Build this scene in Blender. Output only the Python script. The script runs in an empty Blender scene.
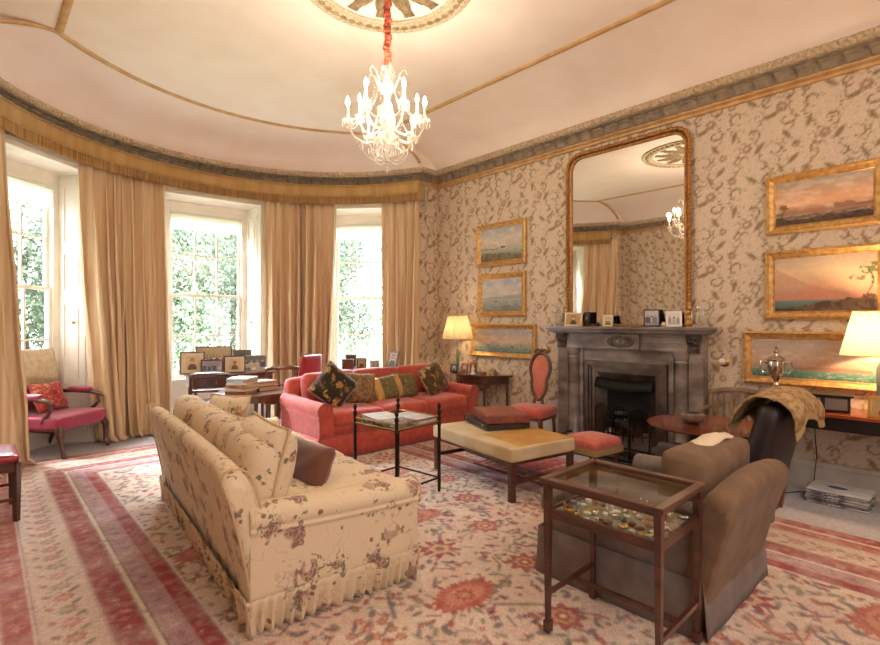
import bpy, math, random
import numpy as np
from mathutils import Vector, Matrix
C = bpy.context.scene.collection
SC = bpy.context.scene
rnd = random.Random(7)
PI = math.pi
def lin(h):
    h = h.lstrip('#'); out = []
    for i in (0, 2, 4):
        c = int(h[i:i+2], 16)/255
        out.append(c/12.92 if c <= .04045 else ((c+.055)/1.055)**2.4)
    return tuple(out)
# ---------------------------------------------------------------- camera, world, lights
cd = bpy.data.cameras.new('camera'); cam = bpy.data.objects.new('camera', cd); C.objects.link(cam)
cam.location = (0, 0, 1.45); cam.rotation_euler = (PI/2, 0, -math.atan2(.681, .733))
cd.sensor_width = 36; cd.lens = 505/880*36; cd.clip_start = .05; cd.clip_end = 200
SC.camera = cam
SC.view_settings.view_transform = 'Standard'; SC.view_settings.look = 'None'
SC.view_settings.exposure = EXPOSURE = 0.46; SC.view_settings.gamma = 1; SC.view_settings.use_curve_mapping = False
SC.cycles.use_denoising = True
SC.cycles.max_bounces = 8; SC.cycles.diffuse_bounces = 5; SC.cycles.transparent_max_bounces = 12
SC.cycles.sample_clamp_indirect = 6; SC.cycles.caustics_reflective = False; SC.cycles.caustics_refractive = False
w = bpy.data.worlds.new('sky'); SC.world = w; w.use_nodes = True
bg = w.node_tree.nodes['Background']; bg.inputs[0].default_value = (.80, .90, 1.0, 1); bg.inputs[1].default_value = WORLD_STRENGTH = 6.8
def light(kind, name, loc, energy, color, size=.1, size_y=None, rot=None):
    d = bpy.data.lights.new(name, kind); d.energy = energy; d.color = color
    if kind == 'AREA':
        d.shape = 'RECTANGLE'; d.size = size; d.size_y = size_y or size
    else: d.shadow_soft_size = size
    o = bpy.data.objects.new(name, d); C.objects.link(o); o.location = loc
    if rot: o.rotation_euler = rot
    return o
BC = (2.4, 4.83); BR = 2.87; XW = 5.42; XL = -.6; YB = -1.4
WIN = (-41., 3.9, 48.3)
for k, a in enumerate(WIN):            # sky portals at the three windows
    r = math.radians(a); d = 3.45
    o = light('AREA', 'window_portal', (BC[0]+math.sin(r)*d, BC[1]+math.cos(r)*d, 1.85), 1, (1, 1, 1), 1.2, 2.6)
    o.rotation_euler = Vector((-math.sin(r), -math.cos(r), 0)).to_track_quat('-Z', 'Y').to_euler()
    o.data.cycles.is_portal = True
for k, a in enumerate(WIN):            # added area lamps, unseen, high outside each window, to boost the daylight indoors
    r = math.radians(a); d = 9.5; p = Vector((BC[0]+math.sin(r)*d, BC[1]+math.cos(r)*d, 7.2))
    o = light('AREA', 'added_sky_fill', p, 4300, (.84, .90, 1.0), 4.5, 2.6)
    o.rotation_euler = (Vector((BC[0]+math.sin(r)*1.2, BC[1]+math.cos(r)*1.2, .6))-p).to_track_quat('-Z', 'Y').to_euler()
light('AREA', 'rear_warm_fill', (2.6, -1.1, 3.3), 50, (1, .82, .66), 4.2, 1.0, (math.radians(42), 0, 0))  # added warm fill behind the camera; no fitting hangs there
light('AREA', 'rear_cool_fill', (1.0, -1.3, 1.9), 30, (.95, .93, 1.0), 1.6, 2.2, (PI/2, 0, 0))  # added cool fill in front of the solid back wall, which has no window
# ---------------------------------------------------------------- mesh helpers
class MB:
    def __init__(s): s.v = []; s.f = []
    def add(s, vs, fs, M=None):
        n = len(s.v)
        if M is not None: vs = [tuple(M @ Vector(v)) for v in vs]
        s.v += [tuple(v) for v in vs]; s.f += [tuple(i+n for i in f) for f in fs]; return s
    def box(s, x0, x1, y0, y1, z0, z1, M=None):
        return s.add([(x0,y0,z0),(x1,y0,z0),(x1,y1,z0),(x0,y1,z0),(x0,y0,z1),(x1,y0,z1),(x1,y1,z1),(x0,y1,z1)],
            [(3,2,1,0),(4,5,6,7),(0,1,5,4),(1,2,6,5),(2,3,7,6),(3,0,4,7)], M)
    def cbox(s, c, d, M=None):
        return s.box(c[0]-d[0]/2, c[0]+d[0]/2, c[1]-d[1]/2, c[1]+d[1]/2, c[2]-d[2]/2, c[2]+d[2]/2, M)
    def tube(s, pts, r, n=8, closed=False, M=None, caps=True, flat=1.0):
        P = [Vector(p) for p in pts]; m = len(P); R = r if hasattr(r, '__len__') else [r]*m
        vs = []; fs = []; pn = None
        for i in range(m):
            if closed: t = (P[(i+1) % m]-P[i-1])
            else: t = P[min(i+1, m-1)]-P[max(i-1, 0)]
            if t.length < 1e-9: t = Vector((0, 0, 1))
            t.normalize()
            if pn is None:
                pn = t.cross(Vector((0, 0, 1)))
                if pn.length < .05: pn = t.cross(Vector((0, 1, 0)))
            pn = pn - t*pn.dot(t)
            if pn.length < 1e-6: pn = t.orthogonal()
            pn.normalize(); b = t.cross(pn)
            for k in range(n):
                a = 2*PI*k/n; vs.append(P[i]+pn*(math.cos(a)*R[i])+b*(math.sin(a)*R[i]*flat))
        for i in range(m if closed else m-1):
            for k in range(n):
                a, b2 = i*n+k, i*n+(k+1) % n; c, d = ((i+1) % m)*n+(k+1) % n, ((i+1) % m)*n+k
                fs.append((a, b2, c, d))
        if caps and not closed: fs += [tuple(range(n))[::-1], tuple((m-1)*n+k for k in range(n))]
        return s.add(vs, fs, M)
    def lathe(s, prof, n=16, c=(0, 0, 0), M=None, sx=1, sy=1):
        vs = []; fs = []; m = len(prof)
        for r, z in prof:
            for k in range(n):
                a = 2*PI*k/n; vs.append((c[0]+math.cos(a)*r*sx, c[1]+math.sin(a)*r*sy, c[2]+z))
        for i in range(m-1):
            for k in range(n): fs.append((i*n+k, i*n+(k+1) % n, (i+1)*n+(k+1) % n, (i+1)*n+k))
        fs += [tuple(range(n))[::-1], tuple((m-1)*n+k for k in range(n))]
        return s.add(vs, fs, M)
    def prism(s, out, a, b, ax='z', M=None):      # outline extruded along an axis
        n = len(out)
        def mk(p, t): return {'z': (p[0], p[1], t), 'y': (p[0], t, p[1]), 'x': (t, p[0], p[1])}[ax]
        vs = [mk(p, a) for p in out]+[mk(p, b) for p in out]
        fs = [tuple(range(n))[::-1], tuple(range(n, 2*n))]+[(i, (i+1) % n, n+(i+1) % n, n+i) for i in range(n)]
        return s.add(vs, fs, M)
    def grid(s, f, nu, nv, M=None, closeu=False):
        vs = [f(i/nu, j/nv) for j in range(nv+1) for i in range(nu+1)]; w_ = nu+1
        return s.add(vs, [(j*w_+i, j*w_+i+1, (j+1)*w_+i+1, (j+1)*w_+i) for j in range(nv) for i in range(nu)], M)
    def ball(s, c, r, n=10, M=None, sz=1):
        m = max(4, n//2); return s.lathe([(max(1e-4, r*math.sin(PI*i/m)), -r*sz*math.cos(PI*i/m)) for i in range(m+1)], n, c, M)
    def soft(s, c, d, r=.04, puff=.0, n=8, M=None, wob=0, seed=0, side=0):     # rounded, padded block
        rg = random.Random(seed); ph = [rg.uniform(0, 6) for _ in range(6)]
        hx, hy, hz = [q/2 for q in d]; r = min(r, hx, hy, hz)
        idx = {}; vs = []; fs = []
        def vert(i, j, k):
            key = (i, j, k)
            if key in idx: return idx[key]
            p = [2*i/n-1, 2*j/n-1, 2*k/n-1]
            # concentrate samples near edges
            q = [math.copysign(abs(t)**.6, t) if t else 0 for t in p]
            e = Vector((q[0]*hx, q[1]*hy, q[2]*hz)); cl = Vector((max(-hx+r, min(hx-r, e.x)), max(-hy+r, min(hy-r, e.y)), max(-hz+r, min(hz-r, e.z))))
            dv = e-cl
            if dv.length > 1e-9: e = cl+dv.normalized()*r
            x, y, z = e.x/hx, e.y/hy, e.z/hz
            e.z += puff*(1-x*x)*(1-y*y)*(1 if z > 0 else -1)*abs(z)
            if side: e.y += side*(1-x*x)*(1-z*z)*(1 if y > 0 else -1)*abs(y); e.x += side*(1-y*y)*(1-z*z)*(1 if x > 0 else -1)*abs(x)
            if wob:
                e += Vector((math.sin(e.y*9+ph[0]), math.sin(e.x*11+ph[1]), math.sin(e.x*8+e.y*7+ph[2])))*wob
            idx[key] = len(vs); vs.append((c[0]+e.x, c[1]+e.y, c[2]+e.z)); return idx[key]
        for a in range(n):
            for b in range(n):
                for o in (0, n):
                    q = [vert(o, a, b), vert(o, a+1, b), vert(o, a+1, b+1), vert(o, a, b+1)]; fs.append(tuple(q if o else q[::-1]))
                    q = [vert(a, o, b), vert(a, o, b+1), vert(a+1, o, b+1), vert(a+1, o, b)]; fs.append(tuple(q if o else q[::-1]))
                    q = [vert(a, b, o), vert(a+1, b, o), vert(a+1, b+1, o), vert(a, b+1, o)]; fs.append(tuple(q if o else q[::-1]))
        return s.add(vs, fs, M)
    def pillow(s, w_, h_, t, n=14, M=None, pinch=.1, seed=0):      # standing in xz, thick in y
        rg = random.Random(seed); a1, a2 = rg.uniform(0, 6), rg.uniform(0, 6)
        def P(sgn):
            def f(u, v):
                x, z = 2*u-1, 2*v-1
                th = t/2*(max(0, (1-x**4)*(1-z**4)))**.55*sgn
                k = 1-pinch*(1-z*z)*abs(x)**3*.6; l = 1-pinch*(1-x*x)*abs(z)**3*.6
                wr = .006*math.sin(x*7+a1)*math.sin(z*6+a2)
                return (x*k*w_/2, th+(wr if th else 0), z*l*h_/2)
            return f
        s.grid(P(-1), n, n, M); k = len(s.v)
        g = MB().grid(P(1), n, n); return s.add(g.v, [f[::-1] for f in g.f], M)
    def obj(s, name, m=None, parent=None, smooth=True, bevel=0, sub=0, solid=0, weld=False, seg=2, loc=None, ang=40):
        me = bpy.data.meshes.new(name); me.from_pydata(s.v, [], s.f); me.update()
        if m: me.materials.append(m)
        if smooth:
            me.polygons.foreach_set('use_smooth', [True]*len(me.polygons))
            try: me.set_sharp_from_angle(angle=math.radians(ang))
            except Exception: pass
        o = bpy.data.objects.new(name, me); C.objects.link(o)
        if parent: o.parent = parent
        if loc: o.location = loc
        if weld: q = o.modifiers.new('w', 'WELD'); q.merge_threshold = .0005
        if bevel: q = o.modifiers.new('b', 'BEVEL'); q.width = bevel; q.segments = seg; q.limit_method = 'ANGLE'; q.angle_limit = .6
        if solid: q = o.modifiers.new('s', 'SOLIDIFY'); q.thickness = solid; q.offset = 0
        if sub: q = o.modifiers.new('u', 'SUBSURF'); q.levels = sub; q.render_levels = sub
        return o
def thing(name, label, cat, loc=(0, 0, 0), rz=0, group=None):
    o = bpy.data.objects.new(name, None); C.objects.link(o); o.location = loc; o.rotation_euler = (0, 0, rz); o.empty_display_size = .1
    return tag(o, label, cat, group)
def tag(o, label, cat, group=None, loc=None, rz=None, kind=None):
    o['label'] = label; o['category'] = cat
    if group: o['group'] = group
    if kind: o['kind'] = kind
    if loc: o.location = loc
    if rz is not None: o.rotation_euler = (0, 0, rz)
    return o
def struct(o): o['kind'] = 'structure'; return o
def copy_tree(o, parent=None):
    c = o.copy(); C.objects.link(c); c.parent = parent
    for ch in list(o.children): copy_tree(ch, c)
    return c
def again(src, label, loc, rz=0, scale=None, group=None):
    c = copy_tree(src); c['label'] = label; c.location = loc; c.rotation_euler = (0, 0, rz)
    if scale: c.scale = scale if hasattr(scale, '__len__') else (scale,)*3
    if group: c['group'] = group
    return c
def T(x=0, y=0, z=0, rx=0, ry=0, rz=0):
    return Matrix.Translation((x, y, z)) @ Matrix.Rotation(rz, 4, 'Z') @ Matrix.Rotation(ry, 4, 'Y') @ Matrix.Rotation(rx, 4, 'X')
# ---------------------------------------------------------------- material helpers
def mat(name, col, rough=.6, metal=0, col2=None, scale=8, detail=4, bump=0, bscale=None, spec=.5, stretch=None, sheen=0, trans=0, emit=0, emitc=None, lo=.35, hi=.65, coat=0, sss=0):
    m = bpy.data.materials.new(name); m.use_nodes = True; nt = m.node_tree; b = nt.nodes['Principled BSDF']
    c = lin(col) if isinstance(col, str) else col
    b.inputs['Base Color'].default_value = (*c, 1); b.inputs['Roughness'].default_value = rough; b.inputs['Metallic'].default_value = metal
    b.inputs['Specular IOR Level'].default_value = spec
    if sheen: b.inputs['Sheen Weight'].default_value = sheen; b.inputs['Sheen Roughness'].default_value = .5
    if coat: b.inputs['Coat Weight'].default_value = coat; b.inputs['Coat Roughness'].default_value = .15
    if trans: b.inputs['Transmission Weight'].default_value = trans
    if emit: b.inputs['Emission Strength'].default_value = emit; b.inputs['Emission Color'].default_value = (*(lin(emitc) if emitc else c), 1)
    tc = nt.nodes.new('ShaderNodeTexCoord'); mp = nt.nodes.new('ShaderNodeMapping'); nt.links.new(tc.outputs['Object'], mp.inputs[0])
    if stretch: mp.inputs['Scale'].default_value = stretch
    if col2:
        n = nt.nodes.new('ShaderNodeTexNoise'); n.inputs['Scale'].default_value = scale; n.inputs['Detail'].default_value = detail
        nt.links.new(mp.outputs[0], n.inputs['Vector'])
        r = nt.nodes.new('ShaderNodeValToRGB'); r.color_ramp.elements[0].position = lo; r.color_ramp.elements[1].position = hi
        r.color_ramp.elements[0].color = (*c, 1); r.color_ramp.elements[1].color = (*lin(col2), 1)
        nt.links.new(n.outputs['Fac'], r.inputs[0]); nt.links.new(r.outputs[0], b.inputs['Base Color'])
    if bump:
        n2 = nt.nodes.new('ShaderNodeTexNoise'); n2.inputs['Scale'].default_value = bscale or scale*4; n2.inputs['Detail'].default_value = 3
        nt.links.new(mp.outputs[0], n2.inputs['Vector'])
        bp = nt.nodes.new('ShaderNodeBump'); bp.inputs['Strength'].default_value = bump; bp.inputs['Distance'].default_value = .01
        nt.links.new(n2.outputs['Fac'], bp.inputs['Height']); nt.links.new(bp.outputs[0], b.inputs['Normal'])
    return m
def attr_mat(name, rough=.8, nscale=60, namt=.25, bump=.2, sheen=0, spec=.3):     # reads the woven / printed / painted design of the mesh
    m = bpy.data.materials.new(name); m.use_nodes = True; nt = m.node_tree; b = nt.nodes['Principled BSDF']
    a = nt.nodes.new('ShaderNodeAttribute'); a.attribute_name = 'design'
    tc = nt.nodes.new('ShaderNodeTexCoord'); n = nt.nodes.new('ShaderNodeTexNoise'); n.inputs['Scale'].default_value = nscale; n.inputs['Detail'].default_value = 5
    nt.links.new(tc.outputs['Object'], n.inputs['Vector'])
    mr = nt.nodes.new('ShaderNodeMapRange'); mr.inputs[1].default_value = .3; mr.inputs[2].default_value = .7; mr.inputs[3].default_value = 1-namt; mr.inputs[4].default_value = 1+namt
    nt.links.new(n.outputs['Fac'], mr.inputs[0])
    mx = nt.nodes.new('ShaderNodeVectorMath'); mx.operation = 'SCALE'; nt.links.new(a.outputs['Color'], mx.inputs[0]); nt.links.new(mr.outputs[0], mx.inputs['Scale'])
    nt.links.new(mx.outputs[0], b.inputs['Base Color']); b.inputs['Roughness'].default_value = rough; b.inputs['Specular IOR Level'].default_value = spec
    if sheen: b.inputs['Sheen Weight'].default_value = sheen
    if bump:
        bp = nt.nodes.new('ShaderNodeBump'); bp.inputs['Strength'].default_value = bump; bp.inputs['Distance'].default_value = .01
        nt.links.new(n.outputs['Fac'], bp.inputs['Height']); nt.links.new(bp.outputs[0], b.inputs['Normal'])
    return m
def floral(name, base, cols, scale=5.5, size=.34, rough=.85, leaf='#6d6a48', small=True, bump=.15, petal=None):
    """printed cotton: scattered blooms (voronoi cells with petals), leaves around them, fine sprigs"""
    m = bpy.data.materials.new(name); m.use_nodes = True; nt = m.node_tree; b = nt.nodes['Principled BSDF']; L = nt.links.new; N = nt.nodes.new
    tc = N('ShaderNodeTexCoord'); nz = N('ShaderNodeTexNoise'); nz.inputs['Scale'].default_value = scale*3.2; nz.inputs['Detail'].default_value = 3
    L(tc.outputs['Object'], nz.inputs['Vector'])
    sub = N('ShaderNodeVectorMath'); sub.operation = 'SUBTRACT'; sub.inputs[1].default_value = (.5, .5, .5); L(nz.outputs['Color'], sub.inputs[0])
    sc = N('ShaderNodeVectorMath'); sc.operation = 'SCALE'; sc.inputs['Scale'].default_value = .17/scale*1.4; L(sub.outputs[0], sc.inputs[0])
    ad = N('ShaderNodeVectorMath'); L(tc.outputs['Object'], ad.inputs[0]); L(sc.outputs[0], ad.inputs[1])
    v = N('ShaderNodeTexVoronoi'); v.inputs['Scale'].default_value = scale; L(ad.outputs[0], v.inputs['Vector'])
    base_n = N('ShaderNodeRGB'); base_n.outputs[0].default_value = (*lin(base), 1); cur = base_n.outputs[0]
    def layer(cur, src, lo, hi, col, gate=None, inv=False):
        r = N('ShaderNodeMapRange'); r.inputs[1].default_value = lo; r.inputs[2].default_value = hi; r.inputs[3].default_value = 1 if not inv else 0; r.inputs[4].default_value = 0 if not inv else 1
        L(src, r.inputs[0]); f = r.outputs[0]
        if gate is not None: mm = N('ShaderNodeMath'); mm.operation = 'MULTIPLY'; L(f, mm.inputs[0]); L(gate, mm.inputs[1]); f = mm.outputs[0]
        mx = N('ShaderNodeMix'); mx.data_type = 'RGBA'; L(f, mx.inputs['Factor']); L(cur, mx.inputs['A'])
        if isinstance(col, str): mx.inputs['B'].default_value = (*lin(col), 1)
        else: L(col, mx.inputs['B'])
        return mx.outputs['Result']
    n2 = N('ShaderNodeTexNoise'); n2.inputs['Scale'].default_value = scale*5; n2.inputs['Detail'].default_value = 2; L(tc.outputs['Object'], n2.inputs['Vector'])
    n3 = N('ShaderNodeTexNoise'); n3.inputs['Scale'].default_value = scale*1.1; L(tc.outputs['Object'], n3.inputs['Vector'])
    g = N('ShaderNodeMapRange'); g.inputs[1].default_value = .47; g.inputs[2].default_value = .52; L(n3.outputs['Fac'], g.inputs[0])
    gl = N('ShaderNodeMath'); gl.operation = 'MULTIPLY'
    r0 = N('ShaderNodeMapRange'); r0.inputs[1].default_value = size*1.5; r0.inputs[2].default_value = size*1.35; L(v.outputs['Distance'], r0.inputs[0])
    L(r0.outputs[0], gl.inputs[0]); L(g.outputs[0], gl.inputs[1])
    cur = layer(cur, n2.outputs['Fac'], .54, .57, leaf, gl.outputs[0], inv=True)
    cr = N('ShaderNodeValToRGB'); e = cr.color_ramp; e.interpolation = 'CONSTANT'
    for i, c in enumerate(cols):
        el = e.elements[i] if i < 2 else e.elements.new(i/len(cols)); el.position = i/len(cols); el.color = (*lin(c), 1)
    sp = N('ShaderNodeSeparateColor'); L(v.outputs['Color'], sp.inputs[0]); L(sp.outputs[0], cr.inputs[0])
    cur = layer(cur, v.outputs['Distance'], size, size*.9, cr.outputs[0], g.outputs[0], inv=True) if False else layer(cur, v.outputs['Distance'], size*.85, size, cr.outputs[0], g.outputs[0])
    ns = N('ShaderNodeTexNoise'); ns.inputs['Scale'].default_value = scale*1.3; ns.inputs['Detail'].default_value = 1; L(ad.outputs[0], ns.inputs['Vector'])
    ab = N('ShaderNodeMath'); ab.operation = 'SUBTRACT'; ab.inputs[1].default_value = .5; L(ns.outputs['Fac'], ab.inputs[0]); ab2 = N('ShaderNodeMath'); ab2.operation = 'ABSOLUTE'; L(ab.outputs[0], ab2.inputs[0])
    if small: cur = layer(cur, ab2.outputs[0], .003, .010, '#cbb798')
    # petals: broken rings of the ground colour inside the bloom
    v2 = N('ShaderNodeTexVoronoi'); v2.inputs['Scale'].default_value = scale*4.2; v2.feature = 'DISTANCE_TO_EDGE'; L(ad.outputs[0], v2.inputs['Vector'])
    gg = N('ShaderNodeMapRange'); gg.inputs[1].default_value = size*.95; gg.inputs[2].default_value = size*.85; L(v.outputs['Distance'], gg.inputs[0])
    cur = layer(cur, v2.outputs['Distance'], .025, .07, petal or base, gg.outputs[0])
    if small:
        v3 = N('ShaderNodeTexVoronoi'); v3.inputs['Scale'].default_value = scale*2.6; L(tc.outputs['Object'], v3.inputs['Vector'])
        n4 = N('ShaderNodeTexNoise'); n4.inputs['Scale'].default_value = scale*1.7; L(tc.outputs['Object'], n4.inputs['Vector'])
        g4 = N('ShaderNodeMapRange'); g4.inputs[1].default_value = .55; g4.inputs[2].default_value = .58; L(n4.outputs['Fac'], g4.inputs[0])
        cur = layer(cur, v3.outputs['Distance'], .20, .26, cols[-1], g4.outputs[0])
    L(cur, b.inputs['Base Color']); b.inputs['Roughness'].default_value = rough; b.inputs['Specular IOR Level'].default_value = .25; b.inputs['Sheen Weight'].default_value = .15
    bp = N('ShaderNodeBump'); bp.inputs['Strength'].default_value = bump; bp.inputs['Distance'].default_value = .012; L(nz.outputs['Fac'], bp.inputs['Height']); L(bp.outputs[0], b.inputs['Normal'])
    return m
def design_grid(name, pos, nu, nv, colors, m, parent=None, smooth=True):
    """grid mesh with its design stored as a colour attribute; pos (nv,nu,3), colors (nv,nu,3) linear"""
    me = bpy.data.meshes.new(name); me.vertices.add(nu*nv); me.vertices.foreach_set('co', pos.reshape(-1).astype(np.float32))
    i = np.arange(nu*nv).reshape(nv, nu); q = np.stack([i[:-1, :-1], i[:-1, 1:], i[1:, 1:], i[1:, :-1]], -1).reshape(-1, 4)
    me.loops.add(q.size); me.loops.foreach_set('vertex_index', q.reshape(-1).astype(np.int32)); me.polygons.add(len(q))
    me.polygons.foreach_set('loop_start', (np.arange(len(q))*4).astype(np.int32))
    me.update(calc_edges=True); me.validate()
    ca = me.color_attributes.new('design', 'FLOAT_COLOR', 'POINT'); c4 = np.ones((nu*nv, 4), np.float32); c4[:, :3] = colors.reshape(-1, 3); ca.data.foreach_set('color', c4.reshape(-1))
    me.materials.append(m)
    if smooth: me.polygons.foreach_set('use_smooth', [True]*len(me.polygons))
    o = bpy.data.objects.new(name, me); C.objects.link(o)
    if parent: o.parent = parent
    return o
def L3(h): return np.array(lin(h))
def vnoise(x, y, s, seed=0):          # smooth value noise for the painted designs
    g = np.random.RandomState(seed).rand(64, 64); x = x*s; y = y*s
    xi = np.floor(x).astype(int); yi = np.floor(y).astype(int); fx = x-xi; fy = y-yi; fx = fx*fx*(3-2*fx); fy = fy*fy*(3-2*fy)
    a = g[yi % 64, xi % 64]; b = g[yi % 64, (xi+1) % 64]; c = g[(yi+1) % 64, xi % 64]; d = g[(yi+1) % 64, (xi+1) % 64]
    return (a*(1-fx)+b*fx)*(1-fy)+(c*(1-fx)+d*fx)*fy
def fbm(x, y, s, seed=0, o=4): return sum(vnoise(x, y, s*2**k, seed+k)*.5**k for k in range(o))/sum(.5**k for k in range(o))
def mixc(base, col, m): return base*(1-m[..., None])+np.array(col)*m[..., None]
# ---------------------------------------------------------------- wallpaper design: one repeat, drawn then sampled by every papered wall
TW, TH, TR = .60, .72, .004; WSC = 1.0
def wallpaper_tile():
    nx, ny = int(TW/TR), int(TH/TR); yy, xx = np.mgrid[0:ny, 0:nx]*TR
    img = np.ones((ny, nx, 3))*L3('#d3c1a9'); rg = random.Random(3)
    def dist(px, py):
        dx = (xx-px+TW/2) % TW-TW/2; dy = (yy-py+TH/2) % TH-TH/2; return dx, dy
    def dab(px, py, r, col, a=1, ex=1, ang=0):
        nonlocal img
        dx, dy = dist(px, py); c, s = math.cos(ang), math.sin(ang); u = (dx*c+dy*s)/ex; v = -dx*s+dy*c
        img = mixc(img, L3(col), np.clip((r-np.sqrt(u*u+v*v))/TR+.5, 0, 1)*a)
    def stroke(pts, w0, w1, col, a=1):
        n = len(pts)
        for i, p in enumerate(pts):
            t = i/(n-1); dab(p[0], p[1], w0+(w1-w0)*math.sin(t*PI)**.7, col, a)
    def curl(cx, cy, r, a0, turns, col, w=.006, sgn=1):
        n = int(26*turns)+10; P = []
        for i in range(n):
            t = i/(n-1); a = a0+sgn*t*turns*2*PI; q = r*(1-t*.75); P.append((cx+math.cos(a)*q, cy+math.sin(a)*q*.9))
        stroke(P, .0028, w, col, .85)
    def leaf(cx, cy, l, ang, col, vein):
        for k in range(11):
            t = k/10-.5; wv = .30*l*math.cos(t*PI)**.8 if abs(t) < .5 else .004
            dab(cx+math.cos(ang)*t*l, cy+math.sin(ang)*t*l, max(.004, wv*.55), col, .75)
        stroke([(cx+math.cos(ang)*t*l, cy+math.sin(ang)*t*l) for t in np.linspace(-.5, .45, 14)], .002, .003, vein, .9)
    # pale trailing ground of tiny stems
    for k in range(34):
        curl(rg.uniform(0, TW), rg.uniform(0, TH), rg.uniform(.025, .05), rg.uniform(0, 6), rg.uniform(.4, .9), '#a8956f', .0024, rg.choice((-1, 1)))
    for k in range(140): dab(rg.uniform(0, TW), rg.uniform(0, TH), rg.uniform(.003, .006), rg.choice(('#9b8865', '#b7a47f', '#8f7d5c')), .7)
    for (x0, ph, w0) in ((.08, 0, .05), (.30, 2.1, .06), (.50, 4.0, .05)):      # long sinuous stems with leaflets
        P = [(x0+w0*math.sin(t*2*PI/TH+ph)+.02*math.sin(t*6*PI/TH+ph), t) for t in np.arange(0, TH, .004)]
        for i, p in enumerate(P):
            dab(p[0], p[1], .0032, '#8a7350', .8)
            if i % 9 == 4: s_ = 1 if (i//9) % 2 else -1; stroke([(p[0]+s_*q*.012, p[1]+.006*q) for q in np.linspace(0, 2.4, 9)], .001, .0062, '#927c58', .8)
    B, G, R_ = '#7f6448', '#937d5e', '#94725a'
    for (cx, cy, r, a0, t, s) in [(.12, .10, .07, 0, .8, 1), (.40, .16, .075, 2.6, .9, -1), (.22, .34, .08, 4.2, .8, 1), (.50, .42, .07, 1, .9, -1), (.10, .54, .07, 5, .9, -1), (.36, .60, .08, .4, .8, 1), (.53, .66, .06, 3, .7, 1), (.30, .03, .05, 2, .7, -1)]:
        curl(cx, cy, r*1.12, a0, t, B, .0075, s)
    for (cx, cy, l, a) in [(.28, .20, .11, .9), (.50, .28, .10, 2.2), (.07, .36, .10, 1.3), (.38, .48, .11, .3), (.22, .64, .10, 2.5), (.55, .05, .10, .8), (.45, .70, .08, 1.9)]:
        leaf(cx, cy, l*1.25, a, G, B)
    for (cx, cy, r) in [(.18, .22, .038), (.46, .54, .042), (.05, .66, .034), (.57, .18, .03)]:
        for k in range(7): dab(cx+math.cos(k*.9)*r*.75, cy+math.sin(k*.9)*r*.75, r*.36, R_, .8, 1.3, k*.9)
        dab(cx, cy, r*.42, '#d8c7a0', 1); dab(cx, cy, r*.2, B, 1)
    return img
WT = wallpaper_tile()
def wp(s, z):
    ny, nx, _ = WT.shape; u = (s/TR/WSC) % nx; v = (z/TR/WSC) % ny
    i = np.floor(u).astype(int); j = np.floor(v).astype(int); fu = (u-i)[..., None]; fv = (v-j)[..., None]
    g = lambda a, b: WT[a % ny, b % nx]
    return (g(j, i)*(1-fu)+g(j, i+1)*fu)*(1-fv)+(g(j+1, i)*(1-fu)+g(j+1, i+1)*fu)*fv
M_PAPER = attr_mat('wallpaper', .55, 90, .16, .12, spec=.35)
def papered(name, p0, p1, z0, z1, res, s0=0, arc=None):
    """p0->p1 plan line (or arc(t) function with length) papered from z0 to z1"""
    Lg = arc[1] if arc else (Vector(p1)-Vector(p0)).length
    nu, nv = max(2, int(Lg/res)+1), max(2, int((z1-z0)/res)+1)
    t = np.linspace(0, 1, nu); z = np.linspace(z0, z1, nv)
    if arc: xy = np.array([arc[0](q) for q in t])
    else: xy = np.array([[p0[0]+(p1[0]-p0[0])*q, p0[1]+(p1[1]-p0[1])*q] for q in t])
    pos = np.zeros((nv, nu, 3)); pos[..., 0] = xy[None, :, 0]; pos[..., 1] = xy[None, :, 1]; pos[..., 2] = z[:, None]
    S, Z = np.meshgrid(t*Lg+s0, z)
    return struct(design_grid(name, pos, nu, nv, wp(S, Z), M_PAPER, smooth=bool(arc)))
papered('wall_right', (XW, 5.915), (XW, YB), 0, 3.8, .016)
papered('wall_corner', (BC[0]+2.60, 5.906), (XW+.02, 5.906), 0, 3.8, .02, s0=.1)
papered('wall_left', (XL, YB), (XL, 5.915), 0, 3.8, .03)
papered('wall_left_corner', (XL-.02, 5.906), (BC[0]-2.60, 5.906), 0, 3.8, .03)
papered('wall_back', (XW, YB), (XL, YB), 0, 3.8, .08)
def arcf(a0, a1): 
    return (lambda q: (BC[0]+BR*math.sin(math.radians(a0+(a1-a0)*q)), BC[1]+BR*math.cos(math.radians(a0+(a1-a0)*q))), BR*math.radians(a1-a0))
HW = 13.5; WTOP = 3.25
ends = [-68]
for c_ in WIN: ends += [c_-HW, c_+HW]
ends.append(68)
for i in range(0, len(ends), 2): papered('wall_bow', None, None, 0, WTOP, .03, arc=arcf(ends[i], ends[i+1]))
papered('wall_bow_upper', None, None, WTOP, 3.8, .05, arc=arcf(-68, 68))
# floor: fitted pale carpet; floor outline follows the room
M_FLOOR = mat('pale_carpet', '#aca6ad', .95, col2='#bdb8bd', scale=30, bump=.3, bscale=300, sheen=.2)
fl = MB(); out = [(XW+.1, YB), (XW+.1, 6.0), (5.15, 6.0)]+[(BC[0]+3.3*math.sin(math.radians(a)), BC[1]+3.3*math.cos(math.radians(a))) for a in range(66, -67, -6)]+[(XL-.1, 6.0), (XL-.1, YB)]
fl.prism(out[::-1], -.12, 0); struct(fl.obj('floor', M_FLOOR, smooth=False))
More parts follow.
